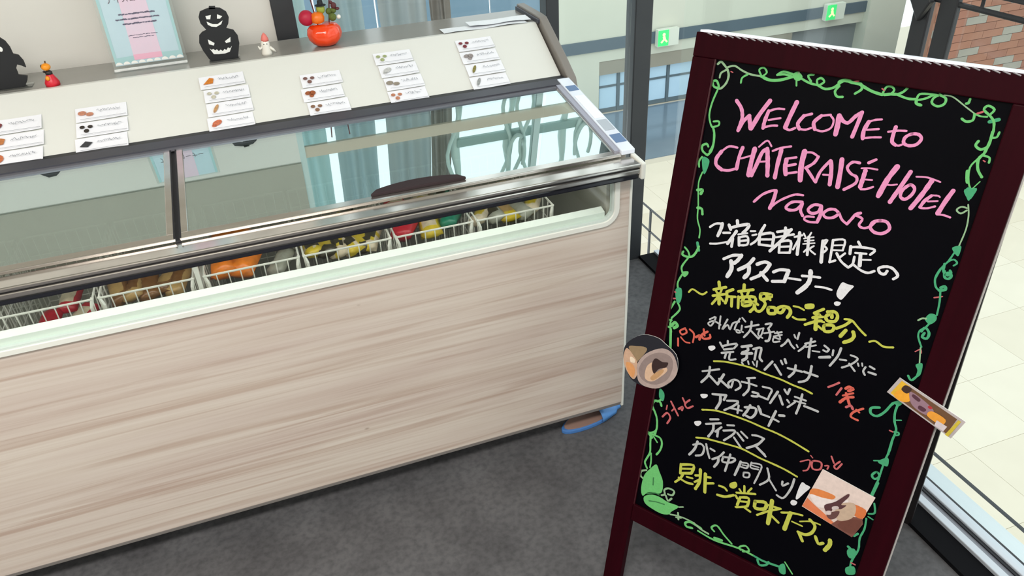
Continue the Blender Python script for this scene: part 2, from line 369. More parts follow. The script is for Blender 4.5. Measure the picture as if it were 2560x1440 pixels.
# bent steel trellis standing outside, mirrored in the freezer lid
tr = thing('steel_trellis', 'grey green bent tube trellis outside the window, mirrored in the freezer lid', 'trellis', (0, 1.02, 1.32))
TG = mat('grey_green_steel', (198, 214, 210), .5); TD = mat('dark_green_steel', (150, 172, 168), .5)
B('crossbar', TD, tr, -.15, .42, -.008, .008, .215, .25)
for x in (-.145, .065, .30):
    bm = bmesh.new(); tube(bm, [(x+.008*math.sin(t*1.1), .015, t*.06) for t in range(0, 14)], [.014+.004*math.cos(t*1.3) for t in range(14)], 8)
    finish(bm, 'post', TG, tr, True)
for x, s1 in ((-.17, 1), (.045, -1), (.125, 1), (.10, -1), (.36, 1)):
    bm = bmesh.new(); tube(bm, [(x+s1*.022*math.sin(t*.75), -.014, t*.045+.0) for t in range(0, 16)], .0075, 8)
    finish(bm, 'bent_bar', TG, tr, True)
for x in (.085, .37):
    bm = bmesh.new(); tube(bm, [(x+.034*math.sin(a), -.03, .32-.10*math.cos(a)) for a in [math.pi*i/12 for i in range(-8, 9)]], .0075, 8)
    finish(bm, 'bent_bar', TG, tr, True)

# ================================================================ THE FREEZER
XL = -2.14
fz = thing('ice_cream_freezer', 'long chest freezer with pale wood front, sloping glass lids and white menu fascia', 'freezer', (0, 0, 0))
Z0 = .076
def arc(cx, cz, r, a0, a1, n=6): return [(cx+r*math.cos(math.radians(a0+(a1-a0)*i/n)), cz+r*math.sin(math.radians(a0+(a1-a0)*i/n))) for i in range(n+1)]
ox0, ox1, oz0, oz1 = XL+.06, -.040, .694, .812
r_ = .042
PY('front_panel', WOOD, fz, [(XL, Z0+.012), (-.008, Z0+.012), (-.008, oz1), (ox1, oz1)] + arc(ox1-r_, oz0+r_, r_, 0, -90) + arc(ox0+r_, oz0+r_, r_, -90, -180) + [(ox0, oz1), (XL, oz1)], .045, .062, bevel=.0015)
PX('bottom_edge', mat('grey_edge', (158, 150, 145), .5), fz, [(.062, Z0-.004), (.062, Z0+.012), (.045, Z0+.012), (.052, Z0-.004)], XL, -.008)
B('corner_strip', WTRIM, fz, -.008, 0, .045, .075, Z0-.004, .83, bevel=.002)
def U(o, top): return [(ox1-o, top)] + arc(ox1-r_, oz0+r_, r_-o, 0, -90) + arc(ox0+r_, oz0+r_, r_-o, -90, -180) + [(ox0+o, top)]
a_ = U(-.002, oz1); b_ = U(.011, oz1)
PY('window_trim', WTRIM, fz, a_ + b_[::-1], .0385, .058, bevel=.001)
a_ = U(.011, oz1); b_ = U(.016, oz1)
PY('window_seal', mat('sage_seal', (196, 206, 200), .5), fz, a_ + b_[::-1], .043, .058)
PY('front_glass', FGLASS, fz, U(.016, oz1), .050, .054)
PX('inner_sill', MINT, fz, [(.056, .700), (.056, .726), (.078, .732), (.085, .700)], ox0+.02, ox1-.03, bevel=.001)
B('inner_sill_foot', MINT, fz, ox0+.02, ox1-.03, .058, .085, .62, .70)
# cabinet shell and tub
B('side_panel', WOOD, fz, -.008-.02, -.008, .075, .86, Z0, .86)
B('side_panel', WOOD, fz, XL, XL+.02, .075, .86, Z0, .86)
B('side_panel', WTRIM, fz, -.026, -.006, .70, .86, .86, 1.03)
B('rear_housing', mat('housing_grey', (150, 150, 148), .5), fz, XL, -.008, .50, .86, Z0, .905)
B('underside', mat('dark_underside', (34, 35, 38), .8), fz, XL, -.008, .062, .50, Z0, Z0+.05)
B('tub', LINER, fz, (XL+.02, -.028, .485, .50, .45, .90), (XL+.02, -.028, .062, .50, .44, .45), (XL+.02, XL+.03, .062, .5, .45, .86), (-.06, -.028, .07, .5, .45, .862))
for x in (-.2, -1.95):
    for y in (.34, .78):
        bm = bmesh.new(); lathe(bm, [(.018, 0), (.02, .01), (.012, .014), (.01, .078)], 12, (x, y, 0)); finish(bm, 'foot', BLACK, fz)
# rails above the front glass
B('front_rail', mat('chrome_dark_reflection', (30, 31, 38), .12, spec=.6), fz, XL, -.004, .006, .05, .824, .839, bevel=.004)  # dark reflection in the chrome lip, put in as a dark colour
B('front_rail', ALUB, fz, XL, 0, .000, .05, .8395, .8525, bevel=.003)
B('rail_groove', mat('gap_black', (16, 16, 20), .5), fz, XL, -.002, .004, .05, .8525, .856)
B('front_rail', ALUB, fz, XL, 0, -.002, .05, .856, .866, bevel=.003)
PX('rail_corner_cap', WTRIM, fz, [(-.006, .826), (-.006, .868), (.056, .872), (.056, .826)], -.006, .006, bevel=.003)
# lid plane from (y .05, z .868) to (y .452, z .929)
def lz(y): return .868+(y-.05)*(.929-.868)/.402
def slab(name, M, par, x0, x1, y0, y1, d0, d1, bevel=0):
    return PX(name, M, par, [(y0, lz(y0)+d0), (y1, lz(y1)+d0), (y1, lz(y1)+d1), (y0, lz(y0)+d1)], x0, x1, bevel)
def lid(x0, x1, label):
    bm = bmesh.new()
    def s(a, b, y0, y1):
        extr(bm, [(y0, lz(y0)), (y1, lz(y1)), (y1, lz(y1)+.008), (y0, lz(y0)+.008)], lambda y, z: (a, y, z), lambda y, z: (b, y, z))
    s(x0, x1, .05, .070); s(x0, x1, .432, .452); s(x0, x0+.018, .070, .432); s(x1-.018, x1, .070, .432)
    fr = finish(bm, 'lid_frame', ALUB, fz, bevel=.0015)
    g = slab('lid_pane', LID, fz, x0+.018, x1-.018, .070, .432, .003, .006)
    g.parent = fr
    return fr
l1 = lid(XL+.03, -1.052, ''); l2 = lid(-1.044, -.032, '')
slab('centre_gap', BLACK, fz, -1.0535, -1.0425, .05, .455, -.004, .003)
slab('lid_seal', BLACK, l1, -1.0556, -1.0524, .05, .455, .0075, .0095)
slab('lid_seal', BLACK, l2, -1.0436, -1.0404, .05, .455, .0075, .0095)
slab('rear_rail', DGREY, fz, XL, -.004, .428, .462, .006, .014)
slab('rear_rail_lip', mat('mid_grey_metal', (110, 110, 118), .4, .4), fz, XL, -.02, .418, .431, .006, .0105)
B('rear_gap', BLACK, fz, XL, -.004, .460, .50, .905, .943)
bm = bmesh.new(); n = 14; pts = [(-.640+.222*i/n, .066) for i in range(n+1)] + [(-.640+.222*(n-i)/n, .074+.022*math.sin(math.pi*(n-i)/n)**.7) for i in range(1, n)]
extr(bm, pts, lambda x, y: (x, y, lz(y)+.008), lambda x, y: (x, y, lz(y)+.016))
h_ = finish(bm, 'lid_handle', mat('brown_black_plastic', (52, 42, 44), .5, spec=.15), l2, bevel=.002)
# right hand end strip: bright metal with blue, white and grey patches
slab('end_strip', mat('glossy_white', (226, 232, 244), .15), fz, -.032, .004, .05, .455, .004, .016, bevel=.002)
slab('end_strip_inner', mat('lavender_grey', (168, 168, 182), .4, .4), fz, -.046, -.033, .06, .44, .007, .013)
slab('blue_patch', mat('patch_blue', (88, 118, 160), .4), fz, -.028, .001, .088, .128, .0162, .0168)
slab('blue_patch', MATS['patch_blue'], fz, -.028, .001, .375, .405, .0162, .0168)
slab('white_patch', mat('patch_white', (240, 243, 250), .3), fz, -.027, .000, .215, .345, .0162, .0168)
slab('grey_patch', mat('patch_grey', (176, 184, 194), .4), fz, -.027, .000, .150, .205, .0162, .0168)
# white fascia and grey shelf on top
FA, FB = (.4686, .932), (.6756, 1.049)
PX('fascia', WHITE, fz, [FA, FB, (.69, 1.049), (.69, .95), (.485, .932)], XL, -.006, bevel=.0015)
PX('shelf_top', SHELF, fz, [(.676, 1.030), (.676, 1.0485), (.86, 1.0485), (.86, 1.030)], XL, 0, bevel=.001)
B('shelf_back', CREAM, fz, XL, 0, .69, .86, .905, 1.030)
PX('fascia_end_plate', TAUPE, fz, [(.440, .918), (.452, .944), (.520, .985), (.668, 1.064), (.700, 1.066), (.860, 1.066), (.860, .90), (.46, .90)], .000, .026, bevel=.003)
PX('fascia_end_edge', DGREY, fz, [(.66, 1.0485), (.66, 1.060), (.855, 1.060), (.855, 1.0485)], -.006, .0)

# ---- wire baskets and what lies in them
def basket(x0, x1, label, z1=.752, z0=.50):
    t = thing('wire_basket', label, 'basket', ((x0+x1)/2, .29, z0), group='white wire baskets in the freezer')
    w = (x1-x0)/2-.004; y0, y1 = -.195, .185; H = z1-z0; ti = .012
    bm = bmesh.new(); c = [(-w, y0), (w, y0), (w, y1), (-w, y1)]
    tube(bm, [(a, b, H) for a, b in c], .0028, 6, True); finish(bm, 'rim', WIRE, t)
    bm = bmesh.new()
    n = 8
    for i in range(n+1):
        u = -w+2*w*i/n
        tube(bm, [(u, y0, H), (u*.93, y0+ti, 0), (u*.93, y1-ti, 0), (u, y1, H)], .0014, 5)
    for i in range(12):
        v = y0+(y1-y0)*i/11
        for s in (-1, 1): tube(bm, [(s*w, v, H), (s*w*.93, v*.95, 0)], .0014, 5)
    for q in (.28, .55, .80):
        e = (1-q)
        tube(bm, [(a*(1-.07*e), (y0+ti*e) if b < 0 else (y1-ti*e), H*q) for a, b in c], .0016, 5, True)
    o = finish(bm, 'wire_grid', WIRE, t); o['kind'] = 'stuff'
    bm = bmesh.new()
    bm.free()
    for s in (-1, 1):
        bm = bmesh.new(); tube(bm, [(s*w, y0+.004, H+.002), (s*(w-.006), y0-.001, H-.018), (s*(w-.008), y0+.002, H-.075)], .0040, 6); finish(bm, 'corner_post', WIRE, t)
    return t
BK = [(-1.67, -1.46), (-1.455, -1.25), (-1.245, -1.045), (-1.030, -.815), (-.812, -.602), (-.598, -.400), (-.396, -.190)]
names = ['leftmost wire basket, at the photo edge', 'wire basket nearly empty with red packets low down, far left', 'wire basket of brown wrapped ices, left of the white divider', 'wire basket holding orange wrapped ices', 'wire basket full of yellow and dark patterned packets', 'wire basket with red, yellow and green packets', 'wire basket of pale yellow and grey packets, furthest right']
for (a, b), nm in zip(BK, names): basket(a, b, nm)
bm = bmesh.new(); box(bm, -1.0425, -1.0325, .090, .105, .50, .795); box(bm, -1.0425, -1.0325, .105, .48, .50, .72)
tag(finish(bm, 'divider_plate', WIRE, None, bevel=.001), 'white upright divider between the brown and orange baskets', 'divider')
def packet(name, loc, L, W, H, rot, mats, label, cat, group, seed=0):
    rnd = random.Random(seed); bm = bmesh.new(); nx, ny = 8, 6; g = []
    for s in (1, -1):
        gg = []
        for i in range(nx+1):
            row = []
            for j in range(ny+1):
                u = i/nx*2-1; v = j/ny*2-1
                h = s*H/2*max(0, (1-u**6))**.6*max(0, (1-v*v))**.5*(1+rnd.uniform(-.18, .18))
                row.append(bm.verts.new((u*L/2, v*W/2*(1-.06*(1-abs(u))), h)))
            gg.append(row)
        g.append(gg)
    for s, gg in enumerate(g):
        for i in range(nx):
            for j in range(ny):
                f = bm.faces.new((gg[i][j], gg[i+1][j], gg[i+1][j+1], gg[i][j+1]))
                if len(mats) > 1: f.material_index = (1 if (2 <= i <= 5 and 1 <= j <= 4) else 0)
                if len(mats) > 2 and (i*5+j*3+seed) % 7 == 0: f.material_index = 2
    bmesh.ops.remove_doubles(bm, verts=bm.verts, dist=1e-5)
    o = finish(bm, name, mats, None, True); o.location = loc; o.rotation_euler = rot
    return tag(o, label, cat, group)
def pm(n, c): return mat('wrap_'+n, c, .3, noise=.6, scale=60, c2=tuple(v*.8 for v in c))
ORG, RED, YEL, BRN, GRN, DRK, TAN, GRY, CRM = pm('orange', (240, 130, 25)), pm('red', (200, 25, 45)), pm('yellow', (214, 186, 40)), pm('brown', (128, 84, 36)), pm('green', (20, 132, 100)), pm('dark', (58, 52, 30)), pm('tan', (186, 150, 92)), pm('grey', (165, 165, 150)), pm('cream', (222, 205, 175))
ORD = ['first', 'second', 'third', 'fourth', 'fifth', 'sixth']
def heap(nf, nr, x0, x1, ztop, mats_list, cols_, where, L=.10, W=.05, H=.03, sd=0):
    """nf packets along the front of a basket and nr behind them"""
    rnd = random.Random(sd)
    for row, n in ((0, nf), (1, nr)):
        for i in range(n):
            x = x0+(x1-x0)*(i+.5)/n+rnd.uniform(-.005, .005); y = .158+row*.075+rnd.uniform(-.008, .008)
            z = ztop-.012+row*.012
            m_ = mats_list[(i+row) % len(mats_list)]; c = cols_[(i+row) % len(cols_)]
            packet('ice_cream_packet', (x, y, z), L, W, H, (rnd.uniform(-.45, .05), rnd.uniform(-.2, .2), rnd.uniform(1.0, 1.9)), m_,
                   ('%s packet, %s from left, %s row %s' if n > 1 else '%s packet,%.0s %s row %s') % (c, ORD[i], ('front', 'rear')[row], where), 'ice cream', 'ice creams '+where, sd*100+row*10+i)
heap(2, 1, -1.40, -1.27, .690, [[RED], [RED, CRM]], ['red'], 'of the nearly empty basket', sd=1, L=.09)
heap(5, 4, -1.235, -1.065, .735, [[BRN, TAN], [TAN, BRN], [BRN]], ['brown and tan', 'tan and brown', 'brown'], 'left of the white divider', sd=2)
heap(2, 2, -1.010, -.905, .750, [[ORG]], ['bright orange'], 'right of the white divider', sd=3, L=.10, W=.062, H=.045)
heap(1, 1, -.880, -.835, .730, [[GRY], [CRM]], ['pale grey', 'cream'], 'beside the orange ones', sd=4, L=.09)
heap(6, 5, -.800, -.630, .745, [[YEL, DRK, CRM], [DRK, YEL], [CRM, DRK, YEL]], ['yellow and dark', 'dark and yellow', 'cream patterned'], 'of the middle basket', sd=5)
heap(1, 1, -.585, -.530, .752, [[RED], [RED, CRM]], ['glossy red'], 'next to the patterned ones', sd=6, L=.10, W=.06, H=.042)
heap(1, 1, -.525, -.470, .750, [[YEL, CRM], [CRM, YEL]], ['yellow', 'cream and yellow'], 'between red and green', sd=7, L=.10, W=.055, H=.035)
heap(1, 1, -.462, -.412, .750, [[GRN], [GRN, DRK]], ['green'], 'right of the yellow one', sd=8, L=.10, H=.035)
heap(5, 5, -.385, -.210, .742, [[CRM, YEL], [GRY, DRK], [YEL, TAN], [GRY]], ['pale yellow', 'grey and dark', 'yellow and tan', 'grey'], 'of the rightmost basket', sd=9)
heap(3, 0, -1.64, -1.48, .70, [[CRM, RED], [GRY]], ['cream and red', 'grey'], 'of the leftmost basket', sd=10)

# ================================================================ MENU CARDS ON THE FASCIA
fdir = Vector((0, FB[0]-FA[0], FB[1]-FA[1])).normalized(); fn = Vector((0, -fdir.z, fdir.y)); ang = math.atan2(fdir.z, fdir.y)
CARD = mat('card_white', (238, 238, 244), .5); INKG = mat('grey_print', (128, 130, 140), .6)
cols = [
 (-1.455, .006, 3, .122, .050, [((146, 70, 74), 'oval'), ((222, 140, 80), 'cone'), ((226, 126, 80), 'shell')], 'leftmost'),
 (-1.262, .010, 3, .118, .049, [((222, 150, 120), 'pair'), ((60, 50, 44), 'trio'), ((66, 66, 70), 'square')], 'second'),
 (-.958, .014, 4, .112, .0475, [((240, 140, 40), 'cone'), ((224, 218, 196), 'trio'), ((222, 170, 116), 'stick'), ((234, 130, 92), 'oval')], 'third'),
 (-.712, .012, 3, .106, .050, [((140, 100, 92), 'trio'), ((180, 96, 50), 'heart'), ((158, 116, 90), 'trio')], 'fourth'),
 (-.500, .010, 4, .104, .048, [((186, 196, 142), 'trio'), ((222, 222, 220), 'oval'), ((168, 156, 140), 'pair'), ((216, 144, 110), 'trio')], 'fifth'),
 (-.268, .016, 4, .106, .048, [((138, 50, 62), 'trio'), ((170, 160, 158), 'heart'), ((150, 140, 70), 'stick'), ((176, 178, 178), 'stick')], 'rightmost')]
order = {3: ['topmost', 'middle', 'lowest'], 4: ['topmost', 'second from top', 'third from top', 'lowest']}
def cname(c):
    r, g, b = c
    if r > 210 and g < 160 and b < 130: return 'orange' if b < 90 else 'salmon'
    if max(c) < 80: return 'black'
    if r > 215: return 'cream' if b < 215 else 'white'
    if r-b > 45 and r < 190 and g > 130: return 'olive'
    if r-g > 60: return 'dark red' if b > 50 and r < 150 else 'red brown'
    if r-b > 40: return 'brown'
    return 'grey'
rnd = random.Random(3)
for x0, s0, n, w, h, pics, cn in cols:
    for k in range(n):
        c, shp = pics[k]; s = s0+(n-1-k)*h
        dx = .004*rnd.uniform(-1, 1)
        p = Vector((x0+dx, FA[0], FA[1]))+fdir*s+fn*.001
        t = thing('menu_card', '%s white card of the %s column, %s dessert picture' % (order[n][k], cn, cname(c)), 'card', p, (ang, 0, rnd.uniform(-.02, .02)), 'small menu cards on the freezer fascia')
        bm = bmesh.new(); g = []
        for i in range(9):
            u = i/8*w; lift = .0015+.006*max(0, (i/8-.5))*(rnd.random()*.6+.4)
            g.append([(u, 0, lift+.002), (u, h*.97, .0005+lift*.2)])
        top = [[bm.verts.new(q) for q in row] for row in g]; bot = [[bm.verts.new((q[0], q[1], q[2]-.0006)) for q in row] for row in g]
        for i in range(8):
            bm.faces.new((top[i][0], top[i+1][0], top[i+1][1], top[i][1])); bm.faces.new((bot[i][0], bot[i][1], bot[i+1][1], bot[i+1][0]))
            bm.faces.new((top[i][0], bot[i][0], bot[i+1][0], top[i+1][0]))
        finish(bm, 'card', CARD, t)
        M = mat('print_'+str(c), c, .6, noise=.7, scale=160, c2=tuple(v*.62 for v in c))
        bm = bmesh.new(); cx, cy = w*.2, h*.5
        def disc(x, y, a, b, r0=0, nn=12):
            bm.faces.new([bm.verts.new((x+a*math.cos(q)*math.cos(r0)-b*math.sin(q)*math.sin(r0), y+a*math.cos(q)*math.sin(r0)+b*math.sin(q)*math.cos(r0), .0052)) for q in [2*math.pi*i/nn for i in range(nn)]])
        if shp == 'oval': disc(cx, cy, .013, .008, .5); disc(cx-.008, cy-.008, .006, .004)
        elif shp == 'cone': bm.faces.new([bm.verts.new(q) for q in ((cx-.014, cy-.009, .0052), (cx+.010, cy-.008, .0052), (cx+.014, cy+.008, .0052), (cx+.004, cy+.012, .0052))])
        elif shp == 'shell': disc(cx, cy, .014, .013)
        elif shp == 'pair': disc(cx-.008, cy+.002, .010, .007); disc(cx+.009, cy-.004, .009, .006)
        elif shp == 'trio': disc(cx-.009, cy+.006, .006, .005); disc(cx+.009, cy+.005, .006, .005); disc(cx, cy-.007, .006, .006)
        elif shp == 'square': bm.faces.new([bm.verts.new(q) for q in ((cx-.014, cy-.006, .0052), (cx+.004, cy-.010, .0052), (cx+.016, cy+.003, .0052), (cx, cy+.009, .0052))])
        elif shp == 'stick': disc(cx, cy, .015, .0045, 1.1)
        elif shp == 'heart': disc(cx-.006, cy+.004, .008, .006, .4); disc(cx+.006, cy+.003, .008, .008); disc(cx+.002, cy-.006, .006, .006)
        finish(bm, 'picture', M, t)
        bm = bmesh.new()
        x = w*.42
        while x < w*.86:
            ln = rnd.uniform(.002, .004)
            ribbon(bm, [(x, h*.52+rnd.uniform(-.004, .004)), (x+ln, h*.52+rnd.uniform(-.005, .005)), (x+ln*1.2, h*.52+rnd.uniform(-.004, .004))], .0011, lambda u, v: (u, v, .0088)); x += ln+.0012
        ribbon(bm, [(w*.1, .003), (w*.98, .003)], .0009, lambda u, v: (u, v, .0092))
        finish(bm, 'printed_line', INKG, t)

# ================================================================ THINGS ON THE SHELF
ZS = 1.0485
def cut(poly, y0, y1, M, name, par, off):
    bm = bmesh.new(); extr(bm, poly, lambda x, z: (x-off[0], y0-off[1], z-off[2]), lambda x, z: (x-off[0], y1-off[1], z-off[2])); return finish(bm, name, M, par)
BLKB = mat('black_card', (24, 25, 28), .7); WHP = mat('white_cutout', (232, 232, 228), .6)
off = (-1.42, .73, ZS)
t = thing('ghost_figure', 'black flat ghost cutout standing at the far left of the shelf', 'decoration', off)
gh = [(-1.3904, 1.1718), (-1.3827, 1.1634), (-1.3774, 1.1478), (-1.3765, 1.1311), (-1.3658, 1.1266), (-1.3598, 1.1121), (-1.3596, 1.0952), (-1.3666, 1.1008), (-1.3761, 1.1052), (-1.3823, 1.0953), (-1.3823, 1.0798), (-1.3635, 1.0737), (-1.3683, 1.0622), (-1.3776, 1.0494), (-1.46, 1.049), (-1.475, 1.075), (-1.465, 1.10), (-1.49, 1.10), (-1.485, 1.12), (-1.455, 1.13), (-1.445, 1.16), (-1.42, 1.182), (-1.40, 1.18)]
cut(gh, .727, .735, BLKB, 'silhouette', t, off)
bm = bmesh.new()
for cx, cz in ((-1.398, 1.146), (-1.425, 1.147)): ball(bm, (cx-off[0], -.0036, cz-off[2]), .0048, .0012, .0062)
finish(bm, 'eye', WHP, t)
B('base_plate', ACRYL, t, -.045, .062, -.018, .018, 0, .004)
off = (-.893, .73, ZS)
t = thing('pumpkin_figure', 'two black grinning pumpkin cutouts stacked, beside the printed sign', 'decoration', off)
pk = [(-0.8927, 1.1854), (-0.8692, 1.1811), (-0.8563, 1.1703), (-0.8529, 1.1558), (-0.8577, 1.1406), (-0.8661, 1.129), (-0.8488, 1.1221), (-0.8413, 1.1067), (-0.8416, 1.0873), (-0.8506, 1.059), (-0.8528, 1.0494), (-0.8691, 1.049), (-0.9215, 1.049), (-0.9276, 1.0565), (-0.9373, 1.0806), (-0.9416, 1.1005), (-0.9369, 1.119), (-0.9273, 1.1267), (-0.9155, 1.1305), (-0.9262, 1.1492), (-0.9269, 1.1648), (-0.9205, 1.1779), (-0.9057, 1.1823)]
cut(pk, .727, .735, BLKB, 'silhouette', t, off)
cut([(-0.8968, 1.1813), (-0.8955, 1.1886), (-0.8801, 1.187), (-0.8817, 1.1804)], .727, .735, BLKB, 'stem', t, off)
for q in ([(-0.9098, 1.1658), (-0.8957, 1.1672), (-0.8997, 1.1568), (-0.9087, 1.1579)], [(-0.8803, 1.1669), (-0.8685, 1.1608), (-0.8754, 1.1554), (-0.8829, 1.1563)], [(-0.9182, 1.107), (-0.9039, 1.0955), (-0.9069, 1.0895), (-0.9183, 1.0942)], [(-0.8768, 1.0968), (-0.8605, 1.1059), (-0.8634, 1.0934), (-0.8749, 1.0917)]):
    cut(q, .7262, .727, WHP, 'eye', t, off)
for q in ([(-0.9102, 1.1519), (-0.8967, 1.1439), (-0.8847, 1.1424), (-0.8704, 1.1501), (-0.8756, 1.1413), (-0.8894, 1.1358), (-0.9012, 1.1382), (-0.9091, 1.1439)],
          [(-.9194, 1.0831), (-.915, 1.079), (-.911, 1.081), (-.906, 1.0765), (-.902, 1.079), (-.898, 1.073), (-.893, 1.077), (-.888, 1.072), (-.883, 1.077), (-.878, 1.074), (-.873, 1.080), (-.868, 1.077), (-0.8621, 1.0828), (-0.8709, 1.0683), (-0.8843, 1.0653), (-0.9, 1.0658), (-0.9123, 1.0675)]):
    cut(q, .7262, .727, WHP, 'mouth', t, off)
B('base_plate', ACRYL, t, -.035, .045, -.02, .02, 0, .004)
# little witch figure
t = thing('witch_figurine', 'tiny orange headed figurine in a red dress beside the black ghost', 'figurine', (-1.309, .705, ZS))
bm = bmesh.new(); lathe(bm, [(.017, 0), (.0175, .008), (.014, .016), (.009, .026), (.006, .032)], 14); finish(bm, 'dress', mat('red_dress', (205, 22, 44), .35), t, True)
bm = bmesh.new(); lathe(bm, [(.008, .028), (.0085, .034), (.005, .038)], 12); ball(bm, (-.009, -.002, .036), .003); finish(bm, 'collar', mat('dark_collar', (38, 32, 32), .5), t, True)
bm = bmesh.new(); ball(bm, (-.001, -.004, .048), .011, .011, .009, 14, 10); finish(bm, 'head', mat('pumpkin_orange', (236, 146, 24), .4), t, True)
bm = bmesh.new(); ball(bm, (-.004, -.014, .022), .005, .005, .006); finish(bm, 'held_pumpkin', MATS['pumpkin_orange'], t, True)
bm = bmesh.new(); tube(bm, [(0, -.002, .055), (.001, 0, .062)], .0018, 6); ball(bm, (-.009, -.004, .050), .004, .005, .005); finish(bm, 'stalk', mat('olive_dark', (86, 60, 28), .6), t)
# little white ghost with a red cap
t = thing('ghost_figurine', 'tiny white ghost figurine with a pale red cap beside stacked pumpkins', 'figurine', (-.776, .725, ZS))
WG = mat('white_ceramic', (232, 228, 218), .3)
bm = bmesh.new(); lathe(bm, [(.015, 0), (.014, .006), (.011, .02), (.012, .03), (.009, .038), (.002, .042)], 14); finish(bm, 'body', WG, t, True)
bm = bmesh.new(); tube(bm, [(-.010, -.004, .022), (-.017, -.006, .018), (-.019, -.006, .026)], [.004, .0035, .002], 7); tube(bm, [(.010, -.004, .02), (.018, -.006, .012), (.024, -.004, .004)], [.004, .0035, .002], 7); finish(bm, 'arm', WG, t, True)
bm = bmesh.new(); lathe(bm, [(.010, .036), (.010, .042), (.006, .052), (.001, .058)], 12, (.001, 0, 0)); finish(bm, 'cap', mat('pale_red_cap', (222, 120, 110), .5), t, True)
bm = bmesh.new(); ball(bm, (-.004, -.0108, .03), .0015); ball(bm, (.004, -.0108, .03), .0015); finish(bm, 'eye', BLKB, t)
# orange pumpkin pot with picks
t = thing('pumpkin_pot', 'glossy orange pumpkin pot filled with halloween picks on the grey shelf', 'pot', (-.612, .742, ZS))
PO = mat('glossy_orange', (238, 66, 12), .18, coat=.5)
bm = bmesh.new(); lathe(bm, [(.022, 0), (.034, .006), (.044, .018), (.0475, .032), (.045, .046), (.036, .056), (.026, .059)], 48, fn=lambda a: 1+.045*abs(math.cos(4*a))-.03); finish(bm, 'bowl', PO, t, True)
bm = bmesh.new(); lathe(bm, [(.020, -.0005), (.024, .003)], 20); finish(bm, 'base', mat('dark_brown_base', (50, 20, 14), .4), t)
bm = bmesh.new(); ball(bm, (-.042, .0, .078), .021, .02, .021, 16, 12); finish(bm, 'red_ball', mat('crimson_ball', (176, 12, 52), .5), t, True)
bm = bmesh.new(); lathe(bm, [(.008, .062), (.016, .066), (.018, .078), (.014, .088), (.006, .092)], 24, (-.013, -.008, 0), fn=lambda a: 1+.08*abs(math.cos(3*a))); finish(bm, 'small_pumpkin', mat('mid_orange', (230, 112, 16), .4), t, True)
bm = bmesh.new(); ball(bm, (.0, .0, .097), .012, .01, .014); finish(bm, 'green_head', mat('olive_green', (150, 160, 60), .5), t, True)
bm = bmesh.new(); lathe(bm, [(.015, .106), (.015, .108), (.008, .110), (.007, .120), (.001, .122)], 14, (.001, 0, 0)); finish(bm, 'black_hat', BLKB, t)
bm = bmesh.new()
for q in ((-.022, .004), (.028, .006)): tube(bm, [(q[0]*.6, q[1], .05), (q[0], q[1], .12), (q[0]*1.12, q[1], .17)], .002, 6)
finish(bm, 'pick', mat('plum_stick', (92, 42, 48), .5), t)
bm = bmesh.new()
for q in ((.028, -.006, .074, .011), (.034, 0, .09, .008), (.022, .004, .088, .009)): ball(bm, q[:3], q[3])
finish(bm, 'moss', mat('moss_green', (110, 130, 50), .8, noise=.9, scale=200, c2=(60, 60, 30)), t, True)
bm = bmesh.new(); ball(bm, (.036, -.004, .103), .008, .006, .009); ball(bm, (.045, -.004, .094), .006, .005, .004); ball(bm, (.03, -.002, .112), .005); finish(bm, 'brown_bat', mat('dark_maroon', (84, 32, 36), .6), t, True)
bm = bmesh.new(); ball(bm, (.045, -.008, .073), .006, .005, .006); finish(bm, 'white_bead', WG, t, True)
# printed sign in a clear acrylic stand
t = thing('sign_stand', 'clear acrylic stand with a pale blue and pink printed sheet', 'sign', (-1.076, .765, ZS), (0, 0, math.radians(1.5)))
lean = math.radians(-5)
def at_(u, v, d): return (u, v*math.sin(-lean)*-1*-1-d*math.cos(lean), v*math.cos(lean)+.004)
B('base', ACRYL, t, -.092, .092, -.03, .05, 0, .004)
bm = bmesh.new(); extr(bm, [(-.092, 0), (.092, 0), (.092, .26), (-.092, .26)], lambda u, v: at_(u, v, .004), lambda u, v: at_(u, v, .0)); finish(bm, 'front_pane', ACRYL, t)
def pr(name, pts, M, d):
    bm = bmesh.new(); bm.faces.new([bm.verts.new(at_(u, v, d)) for u, v in pts]); return finish(bm, name, M, t)
pr('sheet', [(-.085, .008), (.085, .008), (.085, .255), (-.085, .255)], mat('sheet_blue', (186, 208, 216), .6, noise=.6, scale=12, c2=(178, 200, 210)), .0046)
pr('pink_field', [(-.036, .018), (.034, .018), (.030, .255), (-.032, .255)], mat('sheet_pink', (222, 190, 206), .6, noise=.7, scale=14, c2=(208, 196, 210)), .0050)
pr('pink_band', [(-.036, .018), (.034, .018), (.034, .032), (-.036, .032)], mat('sheet_rose', (224, 170, 190), .6), .0052)
for a, b in ((-.085, -.078), (.078, .085)): pr('edge_stripe', [(a, .02), (b, .02), (b, .255), (a, .255)], mat('sheet_teal', (160, 196, 198), .6), .0052)
pr('teal_band', [(-.085, .014), (-.036, .014), (-.036, .03), (-.085, .028)], MATS['sheet_teal'], .0053); pr('teal_band', [(.034, .014), (.085, .014), (.085, .028), (.034, .03)], MATS['sheet_teal'], .0053)
bm = bmesh.new()
for i in range(9):
    cx = -.076+.019*i
    bm.faces.new([bm.verts.new(at_(cx+.0085*math.cos(a), .010+.0075*max(0, math.sin(a)), .0056)) for a in [math.pi*j/8 for j in range(9)]])
finish(bm, 'scallop', WHP, t)
bm = bmesh.new(); rnd = random.Random(11)
